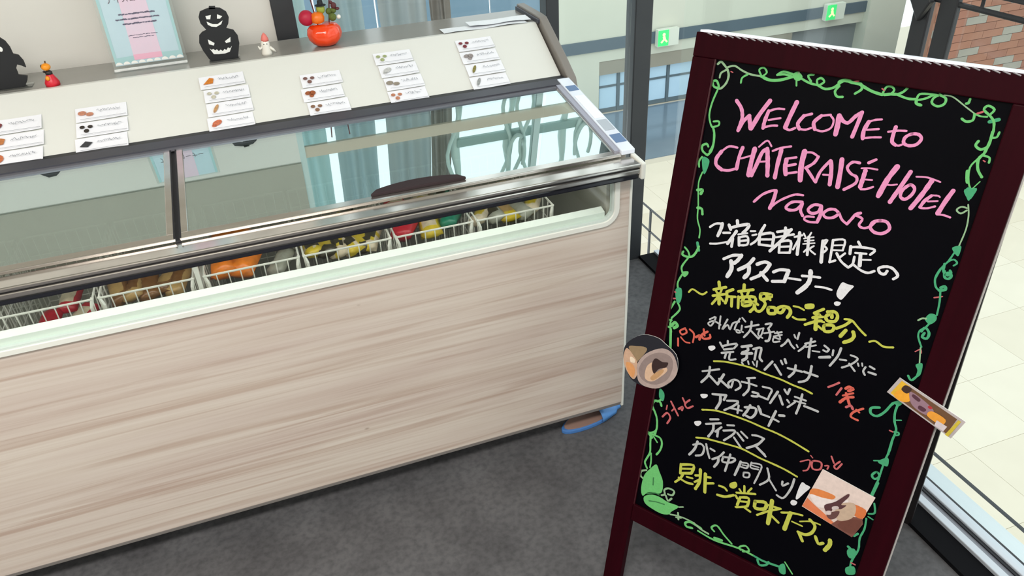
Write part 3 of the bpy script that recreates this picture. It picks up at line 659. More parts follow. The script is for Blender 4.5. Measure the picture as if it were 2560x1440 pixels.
for v, a, b, w in ((.133, -.042, .040, .0040), (.121, -.052, .050, .0040), (.109, -.038, .038, .0040), (.080, -.033, .034, .0016), (.074, -.024, .022, .0016)):
    if v == .080: finish(bm, 'printed_line', mat('print_dark', (96, 92, 112), .6), t); bm = bmesh.new()
    x = a
    while x < b:
        l = rnd.uniform(.0025, .006); ribbon(bm, [(x, v+rnd.uniform(-.0008, .0008)), (x+l, v+rnd.uniform(-.0008, .0008))], w*rnd.uniform(.6, 1), lambda u, q: at_(u, q, .0058)); x += l+rnd.choice((.0008, .0015, .003))
finish(bm, 'printed_line', mat('print_dark', (96, 92, 112), .6), t)
cu = bpy.data.curves.new('sign_lettering', 'FONT'); cu.body = '\u30a2\u30a4\u30b9\u30b3\u30fc\u30ca\u30fc'; cu.size = .021; cu.align_x = 'CENTER'
to = bpy.data.objects.new('tmp', cu); COL.objects.link(to)
me = bpy.data.meshes.new_from_object(to); bpy.data.objects.remove(to)
for v in me.vertices: v.co = Vector(at_(v.co.x*.85, v.co.y+.163, .0058))
me.materials.clear(); me.materials.append(mat('print_brown', (108, 90, 100), .6))
o = bpy.data.objects.new('sign_lettering', me); COL.objects.link(o); o.parent = t
# sheets of paper at the right end of the shelf
for k, (x0, x1, y0, y1, r) in enumerate(((-.285, -.03, .682, .735, .01), (-.20, -.012, .70, .755, -.03))):
    bm = bmesh.new(); n = 8; g = []
    for i in range(n+1):
        x = (x1-x0)*i/n-(x1-x0)/2
        g.append([(x, -(y1-y0)/2, .0012+.0016*(1+math.sin(i*1.3+k))), (x, (y1-y0)/2, .0012+.0010*(1+math.cos(i*.9)))])
    tp = [[bm.verts.new(q) for q in r0] for r0 in g]; bt = [[bm.verts.new((q[0], q[1], q[2]-.0006)) for q in r0] for r0 in g]
    for i in range(n):
        bm.faces.new((tp[i][0], tp[i+1][0], tp[i+1][1], tp[i][1])); bm.faces.new((bt[i][0], bt[i][1], bt[i+1][1], bt[i+1][0]))
    o = finish(bm, 'paper_sheet', mat('paper', (240, 242, 246), .6), None); o.location = ((x0+x1)/2, (y0+y1)/2, ZS+.0045*k); o.rotation_euler = (0, 0, r)
    tag(o, ('white paper sheet on the right end of the shelf, lower one', 'white paper sheet lying on top of another beside the end plate')[k], 'paper')

# slipper peeping out from under the freezer
t = thing('blue_slipper', 'blue slipper lying under the right end of the freezer', 'slipper', (-.085, .10, 0), (0, 0, math.radians(14)))
def sole(sc_): return [(math.cos(a)*.105*sc_, math.sin(a)*(.038+.006*math.cos(a))*sc_) for a in [2*math.pi*i/20 for i in range(20)]]
bm = bmesh.new(); extr(bm, sole(1), lambda u, v: (u, v, 0), lambda u, v: (u, v, .014)); finish(bm, 'sole', mat('slipper_blue', (70, 120, 185), .5), t, bevel=.003)
bm = bmesh.new(); extr(bm, sole(.9), lambda u, v: (u, v, .0135), lambda u, v: (u, v, .017)); finish(bm, 'insole', mat('insole_brown', (150, 120, 108), .6), t)
bm = bmesh.new(); g = []
for i in range(7):
    x = .02+.085*i/6; wv = (.043 if i < 5 else .034)-.004*i*.5
    g.append([bm.verts.new((x, wv*math.cos(a), .008+(.040-.004*i)*math.sin(a))) for a in [math.pi*j/10 for j in range(11)]])
for i in range(6):
    for j in range(10): bm.faces.new((g[i][j], g[i+1][j], g[i+1][j+1], g[i][j+1]))
o = finish(bm, 'upper', mat('slipper_light_blue', (84, 140, 205), .5), t, True); md = o.modifiers.new('thickness', 'SOLIDIFY'); md.thickness = .003

DATA = """
@welcome_lettering
P 72 958,1075 1071,1190 1119,1332 1112,1467 1092,1582
P 72 1092,1582 1153,1409 1243,1293
P 78 1243,1293 1275,1404 1306,1507
P 84 1323,1504 1415,1246 1552,977
P 70 1566,1153 1535,1323 1530,1457
P 41 1574,1152 1703,1089 1825,1076
P 41 1599,1303 1795,1235
P 42 1560,1435 1669,1389 1767,1371
P 81 2012,924 1953,1166 1911,1377
P 48 1912,1385 1992,1406 2079,1354
P 46 2304,1072 2181,1126
P 67 2181,1126 2108,1268 2153,1356
P 40 2153,1356 2257,1350 2343,1304
P 39 2610,1034 2464,1076
P 66 2464,1076 2368,1204 2410,1316
P 39 2410,1316 2539,1324 2662,1245 2677,1116 2614,1049
P 90 2747,1025 2758,1164 2760,1329
P 51 2762,1023 2843,1101 2908,1121
P 63 2791,1082 2907,1115 3000,989 3078,913
P 69 3086,911 3056,1143 3030,1322
P 69 3223,1040 3183,1192 3197,1317
P 37 3223,1040 3314,991 3407,967
P 37 3222,1170 3400,1124
P 37 3205,1312 3335,1272 3463,1247
P 61 3642,1043 3635,1177 3646,1283 3708,1325
P 37 3708,1325 3758,1324 3801,1297
P 36 3550,1140 3681,1097 3809,1077
P 54 3900,1109 3819,1177 3818,1267 3901,1295 4005,1256 4052,1158 3996,1099 3900,1109
P 44 1144,1886 985,1895 864,2013
P 75 864,2013 794,2152 810,2274 931,2342
P 52 931,2342 1059,2329 1177,2272
P 73 1242,1866 1210,2049 1207,2265
P 36 1252,2063 1331,2023 1430,1972
P 94 1464,1844 1449,2059 1451,2327
P 72 1506,2323 1562,2080 1610,1874 1685,1799
P 85 1685,1799 1743,2026 1787,2259
P 36 1587,2052 1718,2017
P 35 1530,1793 1653,1657 1747,1739
P 77 1933,1763 1923,2018 1926,2266
P 42 1787,1815 1912,1738 2082,1674
P 84 2056,1915 2064,2047 2099,2166
P 41 2039,1903 2216,1839
P 49 2088,2019 2229,1959
P 49 2124,2146 2274,2090
P 96 2331,1710 2328,1945 2368,2210
P 40 2336,1731 2459,1706 2576,1753
P 54 2576,1753 2527,1873 2410,1986
P 54 2425,1990 2518,2079 2613,2176
P 54 2630,2187 2668,1987 2785,1774
P 73 2795,1786 2841,1949 2868,2175
P 33 2721,2034 2830,2017
P 86 2963,1719 2988,1942 3004,2185
P 52 3251,1717 3139,1727 3078,1831 3158,1919 3261,1957 3266,2062 3113,2206
P 51 3385,1686 3484,1611
P 32 3300,1797 3420,1770 3545,1765
P 77 3369,1819 3363,1964 3355,2103
P 39 3371,2137 3452,2118 3550,2057
P 32 3385,1967 3508,1949
P 88 3825,1652 3731,1895 3666,2181
P 31 3723,1971 3805,1967 3892,1935
P 74 4037,1693 3954,1962 3863,2239
P 55 4084,1895 3994,2012 3995,2116 4070,2143 4146,2050 4164,1942 4084,1895
P 30 4139,1750 4303,1727 4492,1756
P 79 4371,1762 4290,2015 4190,2263
P 55 4429,1996 4353,2103 4317,2215
P 30 4427,1989 4514,1975 4550,1988
P 30 4404,2097 4537,2057
P 36 4334,2226 4433,2201 4523,2149
P 77 4703,1850 4645,2030 4590,2250
P 36 4594,2264 4682,2255 4776,2268
P 51 1652,2779 1773,2617 1920,2512 1998,2485
P 72 1999,2493 1994,2640 1959,2828
P 43 1959,2828 2065,2685 2218,2555 2349,2477 2477,2459
P 56 2491,2579 2323,2621 2236,2735 2298,2773 2423,2733 2497,2608
P 56 2504,2606 2496,2730 2553,2815
P 55 2806,2561 2695,2581 2618,2684 2688,2734 2792,2685 2822,2572
P 69 2822,2572 2843,2717 2819,2860
P 42 2821,2867 2696,2893 2596,2873 2619,2813 2744,2788
P 54 3124,2612 3055,2574 2955,2599 2886,2689 2945,2746 3059,2716 3141,2623
P 47 3141,2623 3209,2717 3304,2771
P 53 3304,2771 3358,2662 3401,2572 3471,2530
P 46 3398,2588 3522,2619 3494,2736 3575,2770 3664,2722 3725,2628
P 58 3797,2578 3698,2635 3681,2733 3768,2796 3891,2778 3971,2678 3910,2579 3797,2578
@guest_corner_lettering
W 47 924,3462 1024,3369 1151,3335
W 70 1151,3335 1142,3453 1110,3587
W 47 1202,3503 1329,3468
W 39 987,3781 1133,3740 1301,3659
W 68 1422,3206 1447,3289
W 62 1282,3325 1331,3402
W 61 1325,3371 1472,3290 1651,3218 1625,3322 1569,3402
W 62 1447,3403 1392,3534 1324,3686
W 62 1406,3563 1414,3718
W 38 1491,3457 1655,3387
W 61 1518,3507 1549,3655
W 46 1518,3507 1668,3449 1700,3595 1549,3655
W 46 1548,3572 1683,3518
W 38 1707,3332 1791,3309
W 38 1754,3400 1826,3364
W 45 1761,3578 1838,3491 1885,3380
W 59 1939,3157 1911,3244 1887,3315
W 60 1883,3332 1911,3535
W 59 1894,3346 2119,3267 2152,3483
W 52 1911,3535 2141,3502
W 44 1921,3435 2114,3381
W 51 2185,3217 2421,3114
W 58 2313,3104 2329,3241
W 43 2178,3323 2482,3183
W 58 2419,3106 2292,3347 2132,3602
W 51 2269,3385 2299,3585
W 51 2269,3385 2453,3318 2486,3531
W 44 2299,3585 2486,3531
W 44 2304,3471 2461,3418
W 43 2507,3224 2626,3159
W 64 2574,3127 2621,3523
W 43 2577,3267 2530,3454
W 35 2647,3122 2689,3173
W 35 2768,3073 2744,3158
W 28 2668,3210 2827,3138
W 28 2692,3250 2841,3193
W 28 2676,3310 2866,3240
W 57 2744,3158 2791,3481
W 36 2723,3446 2777,3359
W 35 2865,3295 2810,3373 2920,3435
W 63 2993,3164 3053,3546
W 42 2993,3164 3061,3129 3033,3235 3091,3285 3048,3364
W 48 3154,3103 3174,3310 3190,3505
W 41 3154,3103 3337,3051 3350,3226
W 34 3176,3195 3330,3147
W 34 3181,3279 3353,3239
W 42 3190,3505 3275,3446
W 48 3267,3316 3371,3434 3510,3507
W 41 3400,3277 3333,3371
W 47 3558,3021 3620,3092
W 54 3460,3130 3478,3262
W 47 3464,3145 3615,3101 3842,3084 3796,3185
W 40 3558,3223 3732,3188
W 67 3644,3214 3681,3422
W 33 3669,3315 3826,3273
W 47 3561,3295 3564,3425 3510,3507
W 47 3564,3425 3714,3494 3835,3506 3928,3445
W 52 4120,3385 4094,3450 4022,3448 3983,3379 4074,3319 4187,3317 4296,3411 4247,3491
W 62 1314,3998 1477,3879 1637,3832
W 78 1637,3832 1585,3949 1530,4021
W 87 1464,4001 1502,4148 1451,4316
W 77 1873,3832 1791,3981 1637,4122
W 85 1817,3997 1837,4124 1777,4237
W 68 1958,3915 2088,3829 2186,3838
W 75 2188,3845 2137,3984 2034,4125
W 61 2034,4125 1905,4228
W 76 2063,4053 2205,4157
W 59 2282,3970 2395,3889 2546,3858
W 81 2541,3867 2529,3970 2511,4083
W 60 2300,4150 2525,4079
W 44 2579,4000 2785,3969
W 50 2794,3887 2953,3849 3099,3824
W 87 2918,3759 2941,3916 2903,4049 2786,4217
W 43 3065,4010 3203,3983 3340,3984
W 0 3481,3794 3575,3801 3681,3804 3630,3916 3581,4036 3539,4109 3473,4086 3437,4024 3444,3917
W 0 3439,4195 3477,4160 3544,4160 3542,4205 3504,4241 3455,4235
@new_product_lettering
Y 42 754,4873 821,4787 962,4825 1046,4827 1114,4755
Y 72 1317,4479 1342,4561
Y 56 1241,4659 1472,4535
Y 49 1291,4667 1332,4711
Y 48 1402,4582 1388,4668
Y 57 1251,4788 1486,4677
Y 73 1364,4709 1405,4910
Y 57 1350,4796 1268,4956
Y 49 1410,4776 1477,4828
Y 64 1615,4537 1506,4621
Y 64 1506,4621 1533,4751 1522,4854
Y 56 1525,4713 1689,4667
Y 64 1623,4689 1654,4875
Y 70 1807,4379 1821,4478
Y 62 1726,4541 1992,4419
Y 55 1769,4527 1814,4593
Y 55 1917,4463 1906,4554
Y 63 1748,4647 1785,4862
Y 63 1751,4662 2052,4554 2075,4731
Y 55 1856,4643 1825,4718
Y 55 1939,4600 1997,4653
Y 63 1858,4724 1872,4792 1999,4733 1986,4673 1858,4724
Y 69 2164,4445 2173,4554 2269,4513 2352,4415 2164,4445
Y 53 2258,4462 2344,4512
Y 62 2229,4567 2273,4631 2222,4777 2144,4804 2094,4749
Y 62 2026,4861 2091,4734 2043,4653 2139,4677
Y 69 2349,4669 2372,4773 2483,4735 2461,4639 2349,4669
Y 68 2627,4590 2603,4677 2534,4701 2511,4630 2591,4563 2706,4555 2753,4633 2719,4739
Y 37 2778,4491 2876,4481 2974,4502
Y 45 2812,4699 2902,4715 3035,4671
Y 0 2968,4388 3109,4332 3130,4417 2995,4471
Y 58 3297,4373 3160,4497
Y 58 3162,4504 3273,4504 3155,4592
Y 51 3157,4599 3319,4519
Y 58 3055,4768 3211,4650 3310,4599
Y 80 3210,4557 3251,4791
Y 43 3272,4612 3362,4611
Y 44 3283,4717 3362,4758
Y 64 3373,4400 3500,4363 3558,4434 3529,4536 3412,4563 3366,4487 3446,4420 3468,4481
Y 65 3382,4666 3414,4771 3533,4720 3529,4621 3382,4666
Y 42 3680,4437 3795,4419 3891,4483 3988,4554 4081,4610
Y 56 3787,4437 3708,4549 3585,4654
Y 71 3749,4633 3688,4771
Y 70 3872,4619 3903,4691 3872,4779 3772,4863
Y 41 4169,4701 4262,4656 4404,4708 4552,4667
@series_lettering
T 41 1285,5286 1398,5196 1342,5402 1270,5377 1369,5291 1521,5321
T 41 1486,5148 1507,5410
T 41 1634,5163 1571,5404 1657,5272 1721,5350 1754,5204 1866,5131
T 40 1908,5033 1982,5089
T 40 1867,5064 1820,5214 1810,5317
T 40 1933,5189 1937,5321 1875,5361 1849,5312 1983,5313
T 47 2005,5197 2239,5063
T 48 2098,5048 2105,5227 2019,5408
T 47 2121,5229 2281,5327
T 39 2223,5167 2346,5098
T 39 2280,5146 2275,5263 2366,5296
T 39 2344,5123 2332,5242 2292,5340
T 46 2364,5010 2472,4955 2431,5075
T 54 2431,5075 2490,5168 2489,5299 2436,5335
T 39 2374,5194 2549,5097
T 38 2570,5122 2688,5054
T 38 2562,5190 2700,5107
T 39 2604,5077 2691,5199 2574,5210 2579,5298 2688,5249
T 46 2829,5156 2792,5251 2736,5329
T 46 2846,5166 2907,5240 2976,5286
T 38 2916,5027 2950,5078
T 45 2994,4958 2989,5088
T 38 3001,5204 3031,5241
T 45 3160,5144 3121,5223 3062,5310
T 44 3142,5127 3301,5019
T 37 3170,5188 3331,5087
T 52 3224,4992 3232,5148 3261,5362
T 37 3298,5216 3419,5189
T 44 3472,5039 3549,5073
T 44 3474,5133 3538,5140 3566,5082
T 59 3442,5292 3613,5219
T 43 3639,5070 3649,5169
T 51 3755,4986 3736,5158 3652,5382
T 43 3787,5201 3891,5179
T 43 3941,5055 4067,5076 3994,5214 3856,5340
T 43 3956,5221 4075,5323
T 35 4088,5161 4113,5206
T 35 4155,5134 4173,5182
T 42 4227,5183 4209,5269 4251,5330
T 42 4289,5143 4373,5164
T 49 4298,5256 4416,5255
@ripe_banana_lettering
W 0 1371,5854 1476,5797 1518,5841 1458,5916 1399,5913
T 49 1729,5598 1744,5669
T 50 1585,5686 1659,5770
T 49 1645,5741 1912,5589 1880,5703
T 49 1690,5801 1852,5722
T 50 1659,5891 1880,5780
T 50 1750,5856 1741,5971
T 49 1824,5819 1838,5968 1956,5913
T 64 2021,5615 2197,5523
T 64 2123,5576 2152,5641 2060,5727
T 65 2051,5756 2238,5675
T 65 2147,5727 2157,5809 2094,5885
T 56 2248,5579 2386,5501 2398,5697 2458,5758
T 56 2304,5549 2315,5780
T 41 2087,5930 2129,5974
T 40 2199,5860 2227,5917
T 40 2289,5841 2332,5893
T 40 2372,5792 2382,5907
T 55 2650,5692 2545,5910
T 55 2705,5736 2861,5891
T 47 2798,5616 2841,5674
T 54 2860,5559 2898,5627
T 54 2954,5712 3212,5685
T 54 3077,5605 3080,5744 3008,5881
T 53 3252,5669 3496,5668
T 53 3352,5511 3361,5703 3319,5828 3206,5908
Y 40 1541,6120 1726,6056 1945,6012 2255,5974 2494,5989 2662,5989 2890,5988 3119,6010 3326,6015 3484,6039
@adult_choco_lettering
T 51 1358,6424 1683,6248
T 60 1488,6273 1492,6459 1380,6667
T 60 1526,6463 1717,6580
T 59 1796,6317 1716,6572
T 59 1725,6452 1944,6556
T 50 2004,6372 1989,6537 1918,6470 2000,6356 2111,6345 2172,6442 2091,6556
T 49 2403,6146 2259,6214
T 49 2172,6329 2327,6308 2467,6301
T 58 2292,6218 2337,6426 2262,6598
T 57 2423,6459 2531,6448 2529,6510 2426,6545
T 48 2586,6269 2760,6256 2746,6399 2736,6491
T 49 2563,6487 2736,6491
T 56 2882,6255 2794,6544
T 55 2928,6321 3024,6477
T 47 2989,6159 3039,6214
T 55 3083,6111 3065,6228
T 47 3085,6348 3131,6387
T 47 3231,6335 3125,6493
T 46 3206,6227 3411,6222
T 39 3211,6310 3419,6287
T 54 3323,6126 3324,6354 3304,6551
T 54 3410,6341 3541,6342 3665,6346
@affogato_lettering
W 0 1415,6935 1542,6880 1568,6924 1505,6997 1445,6995
T 60 1659,6830 1933,6740
T 60 1933,6740 1908,6859
T 69 1825,6822 1841,6942 1791,7110
T 51 1972,6849 2193,6770 2117,6911 1960,7072
T 51 2048,6978 2301,6937
T 51 2218,6849 2230,7023
T 58 2345,6837 2538,6770 2575,6868 2509,7005 2396,7003
T 58 2439,6751 2405,6891 2352,7023
T 65 2637,6752 2669,6826
T 65 2596,6709 2657,6806
T 49 2673,6843 2844,6837
T 57 2936,6664 2905,6835 2871,7028
T 48 2898,6838 3033,6856
T 64 3018,6723 3103,6693
Y 42 1514,7261 1657,7203 1850,7148 2175,7112 2498,7100 2786,7111 3052,7112 3351,7148 3697,7218
@tiramisu_lettering
W 0 1406,7600 1515,7532 1558,7569 1506,7659 1436,7663
T 52 1722,7400 1886,7325
T 53 1656,7542 1949,7389
T 62 1806,7473 1825,7614 1759,7796
T 52 1982,7466 1879,7626
T 61 1927,7567 1939,7711
T 51 2088,7371 2219,7320
T 52 2036,7525 2256,7422 2231,7536 2088,7734
T 51 2386,7390 2531,7466
T 51 2315,7449 2469,7564
T 52 2273,7580 2452,7736
T 50 2612,7365 2724,7330 2844,7337
T 59 2844,7337 2756,7515 2568,7690
T 50 2735,7563 2933,7667
T 50 2715,7563 2959,7700
Y 43 1513,7942 1695,7873 1849,7844 2155,7793 2455,7752 2686,7768 2889,7788 3092,7789 3370,7801 3621,7841
@joining_lettering
T 54 1484,8135 1630,8038 1723,8100 1708,8269 1585,8357
T 64 1560,8017 1532,8211 1444,8399
T 54 1750,7989 1813,8145 1879,8274
T 54 1859,8051 1950,8064
T 53 2143,8001 2069,8144 1943,8269
T 63 2063,8191 2067,8288 2014,8422
T 53 2155,8101 2157,8224 2338,8151 2392,8036 2171,8102
T 53 2281,7986 2268,8187 2251,8409
T 61 2517,8044 2492,8215 2461,8400
T 43 2527,8056 2665,8021 2658,8130 2541,8155
T 34 2560,8101 2662,8076
T 43 2727,7956 2730,8076 2883,8050
T 43 2723,7975 2923,7926 2917,8138 2873,8389
T 34 2740,8018 2886,7997
T 43 2625,8262 2644,8349 2742,8307 2730,8216 2623,8254
T 51 3049,7935 3127,8156 2988,8366
T 50 3138,8161 3311,8332
T 50 3387,8076 3407,8167 3497,8063
T 50 3585,7917 3572,8147 3484,8422 3351,8425
W 0 3732,7917 3817,7928 3904,7948 3827,8123 3748,8301 3704,8313 3702,8145
W 0 3629,8434 3661,8371 3745,8370 3743,8440 3698,8487 3649,8480
@please_enjoy_lettering
Y 66 1311,8714 1335,8935
Y 65 1312,8723 1584,8604 1574,8812
Y 56 1330,8816 1570,8703
Y 66 1335,8932 1566,8816
Y 57 1401,8920 1358,9055 1265,9199
Y 57 1324,9054 1500,9084 1646,9054
Y 47 1491,8948 1620,8919
Y 74 1746,8631 1784,8907 1728,9133
Y 55 1667,8820 1758,8773
Y 56 1682,8979 1777,8873
Y 83 1870,8678 1939,9104
Y 55 1884,8744 1990,8707
Y 55 1914,8895 2076,8809
Y 54 2204,8805 2314,8793 2377,8832
Y 63 2210,9032 2371,8992 2535,8866
Y 0 2408,8634 2514,8542 2562,8625 2504,8719 2418,8720
Y 52 2702,8551 2729,8680
Y 44 2618,8667 2667,8713
Y 43 2850,8526 2798,8642
Y 52 2579,8778 2750,8704 2946,8617
Y 53 2579,8851 2621,8901
Y 62 2673,8855 2652,9049
Y 61 2672,8846 2843,8780 2854,8974
Y 44 2691,8936 2833,8876
Y 53 2634,9114 2732,9060 2854,8974
Y 53 2788,9029 2936,9065
Y 78 2982,8789 3012,8926 3193,8849 3180,8703 2979,8779
Y 94 3293,8595 3314,8864 3326,9140
Y 51 3207,8735 3487,8685
Y 51 3082,9065 3274,8862 3470,8695
Y 60 3314,8910 3512,9010
Y 50 3522,8758 3710,8664 3904,8612
Y 92 3685,8678 3669,8896 3656,9092
Y 33 3753,8848 3959,8846
Y 33 3894,8768 4082,8660 4259,8638
Y 66 4056,8629 4178,8719 4155,8893 4051,9001 3913,9012
Y 75 3934,9023 4033,9164
Y 65 4239,8936 4324,9060 4401,9002
Y 89 4505,8871 4521,8976 4469,9134
@orange_lettering
O 44 716,5916 746,6074
O 43 822,5648 871,5726 782,5803 727,5743 807,5662
O 35 769,5869 877,5935 978,5924
O 43 923,5637 1029,5703 1039,5883
O 60 1082,5753 1154,5692 1162,5776
O 51 1207,5534 1248,5657
O 51 1294,5554 1190,5661 1245,5727 1366,5665 1354,5601
@orange_lettering
R 47 703,7796 789,7661 878,7746 833,7902
R 37 758,7492 757,7588
R 46 826,7367 943,7506 1036,7617
R 37 882,7571 923,7496
R 55 1024,7460 1098,7380 1095,7457
R 45 1061,7180 1131,7271
R 45 1216,7160 1134,7289 1202,7362 1307,7269
@orange_lettering
R 44 3725,5798 3805,5723 3882,5642
R 44 3945,5729 3894,5889
O 58 4015,5707 4064,5655 4136,5672 4070,5733
O 44 4004,5858 4154,5745
O 58 3985,6005 4065,5880 4172,5818
O 51 4043,5793 4144,5976
R 51 4109,6057 4176,5995 4223,6048
O 36 4280,6030 4344,6067
O 44 4386,5967 4254,6091 4227,6202 4356,6225
@orange_lettering
R 32 3607,7498 3763,7387 3774,7588 3700,7662
R 24 3756,7283 3799,7315
R 39 3815,7382 3852,7537 3982,7481 3965,7339 3815,7382
R 31 4044,7374 4107,7342 4100,7421
R 38 4108,7130 4179,7242
R 38 4272,7164 4200,7295 4255,7342 4314,7195
@chalk_vine
L 43 482,505 535,457 597,497 673,560
L 36 667,577 574,648 564,731
L 43 673,560 722,667 705,801 620,914 546,909
L 35 668,536 800,493 953,552 1118,593 1307,597
G 44 452,806 523,796 581,903 489,901 446,824
G 37 570,938 510,1184 499,1408 559,1569 618,1628
G 37 614,1611 714,1558 701,1492 603,1510
G 45 614,1611 671,1757 678,1930 639,2062
G 54 1307,597 1468,637 1645,610 1825,536 1900,509
G 35 971,760 978,670 1068,600
G 34 1304,581 1250,494 1326,451 1392,521 1332,593
G 40 1578,533 1678,464 1846,486
G 40 1578,533 1704,507 1821,521
G 0 1846,486 1913,430 2008,493 1991,558 1933,582 1879,559
G 33 1915,538 1943,659
L 33 1919,383 1936,457
G 39 1984,528 2141,582 2287,598
G 39 2287,598 2259,518 2320,478 2379,530 2303,603
G 45 2303,603 2421,639 2550,596 2635,507
G 63 2618,501 2684,461 2773,455
G 39 2185,437 2099,472 2166,555
G 44 2633,560 2586,651 2636,727 2725,720
G 50 2643,483 2708,456 2818,474 2959,479
G 49 2942,482 3134,557 3313,590
G 36 3313,590 3341,472 3409,444 3470,486 3438,552 3345,584
G 48 3345,584 3440,560 3552,546
G 41 3538,553 3695,588 3822,576
G 35 3824,584 3848,495 3986,472 4096,471
G 35 3826,592 3943,547 4036,481
G 40 4124,459 4222,501 4222,585 4141,633 4052,597 4055,520 4111,469
L 22 4186,457 4311,462 4510,570 4671,658
G 43 2959,479 2987,554 2903,638
G 41 3536,548 3606,499 3653,432
G 47 3824,584 3840,641 3908,655
G 39 4513,528 4540,515 4546,456
G 39 4664,660 4667,751 4587,787 4517,756
G 28 4671,658 4752,677 4839,670
G 38 4860,641 4767,575 4807,511 4900,552 4865,632
D 55 4887,736 4997,683
G 38 4860,641 4943,725 4978,868
G 44 4971,870 4975,1036 4953,1193
G 33 4968,962 5042,939 5056,862
G 45 4965,1106 4889,1155 4809,1112 4826,1041
G 45 4950,1211 4902,1307 4937,1454 5020,1557
G 29 4898,1290 4827,1444 4862,1646 4916,1757
G 34 4950,1236 5037,1252 5051,1326
D 0 4848,1791 5003,1736 4995,1844 4959,1933 4891,1887
G 17 5017,1628 4952,1748
G 46 4807,1508 4831,1614 4855,1679
D 0 4864,1776 4919,1749 4964,1866 4952,1955 4895,1883
L 29 4960,2068 4884,2065 4832,2129 4901,2170 4969,2101
L 24 4962,2010 5013,2170 5040,2396 5020,2683
D 0 4937,2729 5042,2669 5063,2745 5053,2846 4982,2799
D 31 4988,2797 4944,2962 4878,3105 4840,3303
D 43 4907,3019 4921,3138 4995,3192 5031,3135 5009,3103
D 30 4935,2980 5007,2913 5071,2954 5035,3011
D 37 4874,3112 4841,3285 4884,3422 4950,3470
D 43 4937,3133 4965,3233 5025,3241 5053,3178 4997,3141 4965,3192
D 50 4950,3470 5031,3430 5007,3383 4959,3419
D 31 4966,3465 5008,3658 5030,3889
D 0 4882,3997 4926,3897 5020,3892 5044,3983 4976,4078 4907,4046
L 32 4792,4065 4839,4015 4895,4000
D 32 4969,4052 4925,4154 4862,4234 4869,4348 4960,4504
D 45 4888,4239 4925,4154 5004,4226 4997,4330 4924,4328 4939,4250
R 25 4913,3613 5020,3557
R 20 4893,4618 4959,4548 4988,4610
L 26 4952,4521 5012,4809
D 0 4960,4844 5047,4780 5076,4888 5072,5009 5020,5045 5013,4928
D 40 5039,5023 4972,5141 4905,5078
D 49 4904,5595 4810,5676 4733,5876 4636,6008 4528,6001 4508,5897 4631,5834
D 0 4843,5653 4908,5562 4957,5603 4904,5690
D 42 4893,5647 4888,5823 4927,5997 4991,6143 4981,6375 4988,6651
D 28 4925,5965 5017,5924
R 28 4893,6189 4947,6196
D 35 4970,6185 5037,6170 5048,6213 4999,6245
D 36 4980,6317 4993,6550 4969,6824 4967,7194 4946,7562
D 0 4866,6865 5004,6715 5044,6867 4987,6896
D 29 4803,6876 4904,6826
D 44 4903,7072 4847,7174 4909,7225 4967,7132 4903,7072
D 59 4972,7275 4946,7562
D 39 4979,8081 5003,8308 4977,8545 5014,8792 4965,9118 5000,9398
D 37 5026,7710 5081,7893 4991,7965
D 30 4998,8026 5087,8045
D 46 4923,8465 4875,8549
D 63 4840,8829 4901,8861
D 0 4840,8898 4941,8813 5008,8909 4948,9049 4870,9017
D 0 4904,9296 5035,9189 5091,9340 4954,9427
R 32 4970,9138 5041,9140
G 45 659,1730 681,1879 671,2037 608,2136
G 46 590,2132 495,2073 477,1982 551,1936 592,1975
D 0 517,2187 657,2212 665,2337 621,2498 561,2408
G 39 509,2188 469,2284 488,2384
G 31 573,2469 538,2638 552,2797 617,3126
G 63 540,2824 639,2801 620,2879
G 55 606,3162 692,3157 728,3256
G 32 617,3126 647,3369 737,3563 752,3728
D 65 738,3835 791,3974
G 49 781,3899 743,4039 679,4138 569,4171 473,4150 486,4089
G 41 502,3995 580,4054 629,4137
G 42 606,4193 512,4402 552,4522
G 0 533,4512 657,4457 669,4519 600,4599
G 42 550,4556 491,4742 515,4870
D 0 469,4902 587,4846 629,5019 604,5164 530,5138
R 34 426,4950 481,4966
R 34 423,5122 505,5095
G 44 501,5165 422,5399 428,5572 508,5579
G 43 550,5148 631,5258 614,5350 499,5530
G 44 497,5566 493,5690 546,5830
G 70 529,5695 583,5605 652,5650 588,5726
G 44 429,5820 433,5747 514,5753
G 62 524,5782 593,6204
D 0 526,7174 639,7239 664,7380 630,7443 544,7375
G 56 632,7557 582,7483 465,7505 429,7618 465,7718
G 47 591,7431 520,7501
G 48 447,7668 564,7849 613,8023 608,8203 458,8323
G 77 457,8313 547,8391
G 58 612,8195 595,8295 495,8333
G 49 516,8351 544,8561 573,8773 518,8971 500,9076 575,9192
G 48 598,8312 739,8319 804,8436 791,8609 729,8753
G 38 587,8354 693,8452
G 39 601,8778 634,8970 638,9141
L 50 566,9245 454,9331 455,9447 517,9484
L 49 1021,9685 1089,9619 1061,9518 1151,9431 1283,9437 1261,9555 1161,9580
L 49 1119,9642 1190,9740 1260,9643
L 39 1458,9767 1551,9712
L 39 1300,10051 1466,9997 1652,9970 1857,9970
L 49 1468,9917 1506,10073
L 39 1441,10051 1555,10006
G 58 1843,10115 1720,10147 1672,10076 1760,9996 1879,9996 2035,10013
L 47 1857,9970 2040,10039 2211,10056
G 46 2320,9928 2244,9867 2350,9761 2530,9894 2731,10014
G 46 1979,10112 2375,10136 2886,10040 3230,10038
G 75 2364,10082 2512,10055
G 45 2939,10053 2903,10000 3017,9901 3108,9980 2991,10066
D 53 3230,10038 3402,10050 3587,10024 3856,9972
D 53 3314,10090 3382,10181 3498,10109 3536,10011
D 0 3743,9985 3833,9870 3906,10087 3798,10126
G 34 3835,9825 4027,10009
R 25 2784,479 2913,433
R 24 3289,498 3328,518
R 33 4698,645 4762,609
R 22 4971,1309 4997,1321
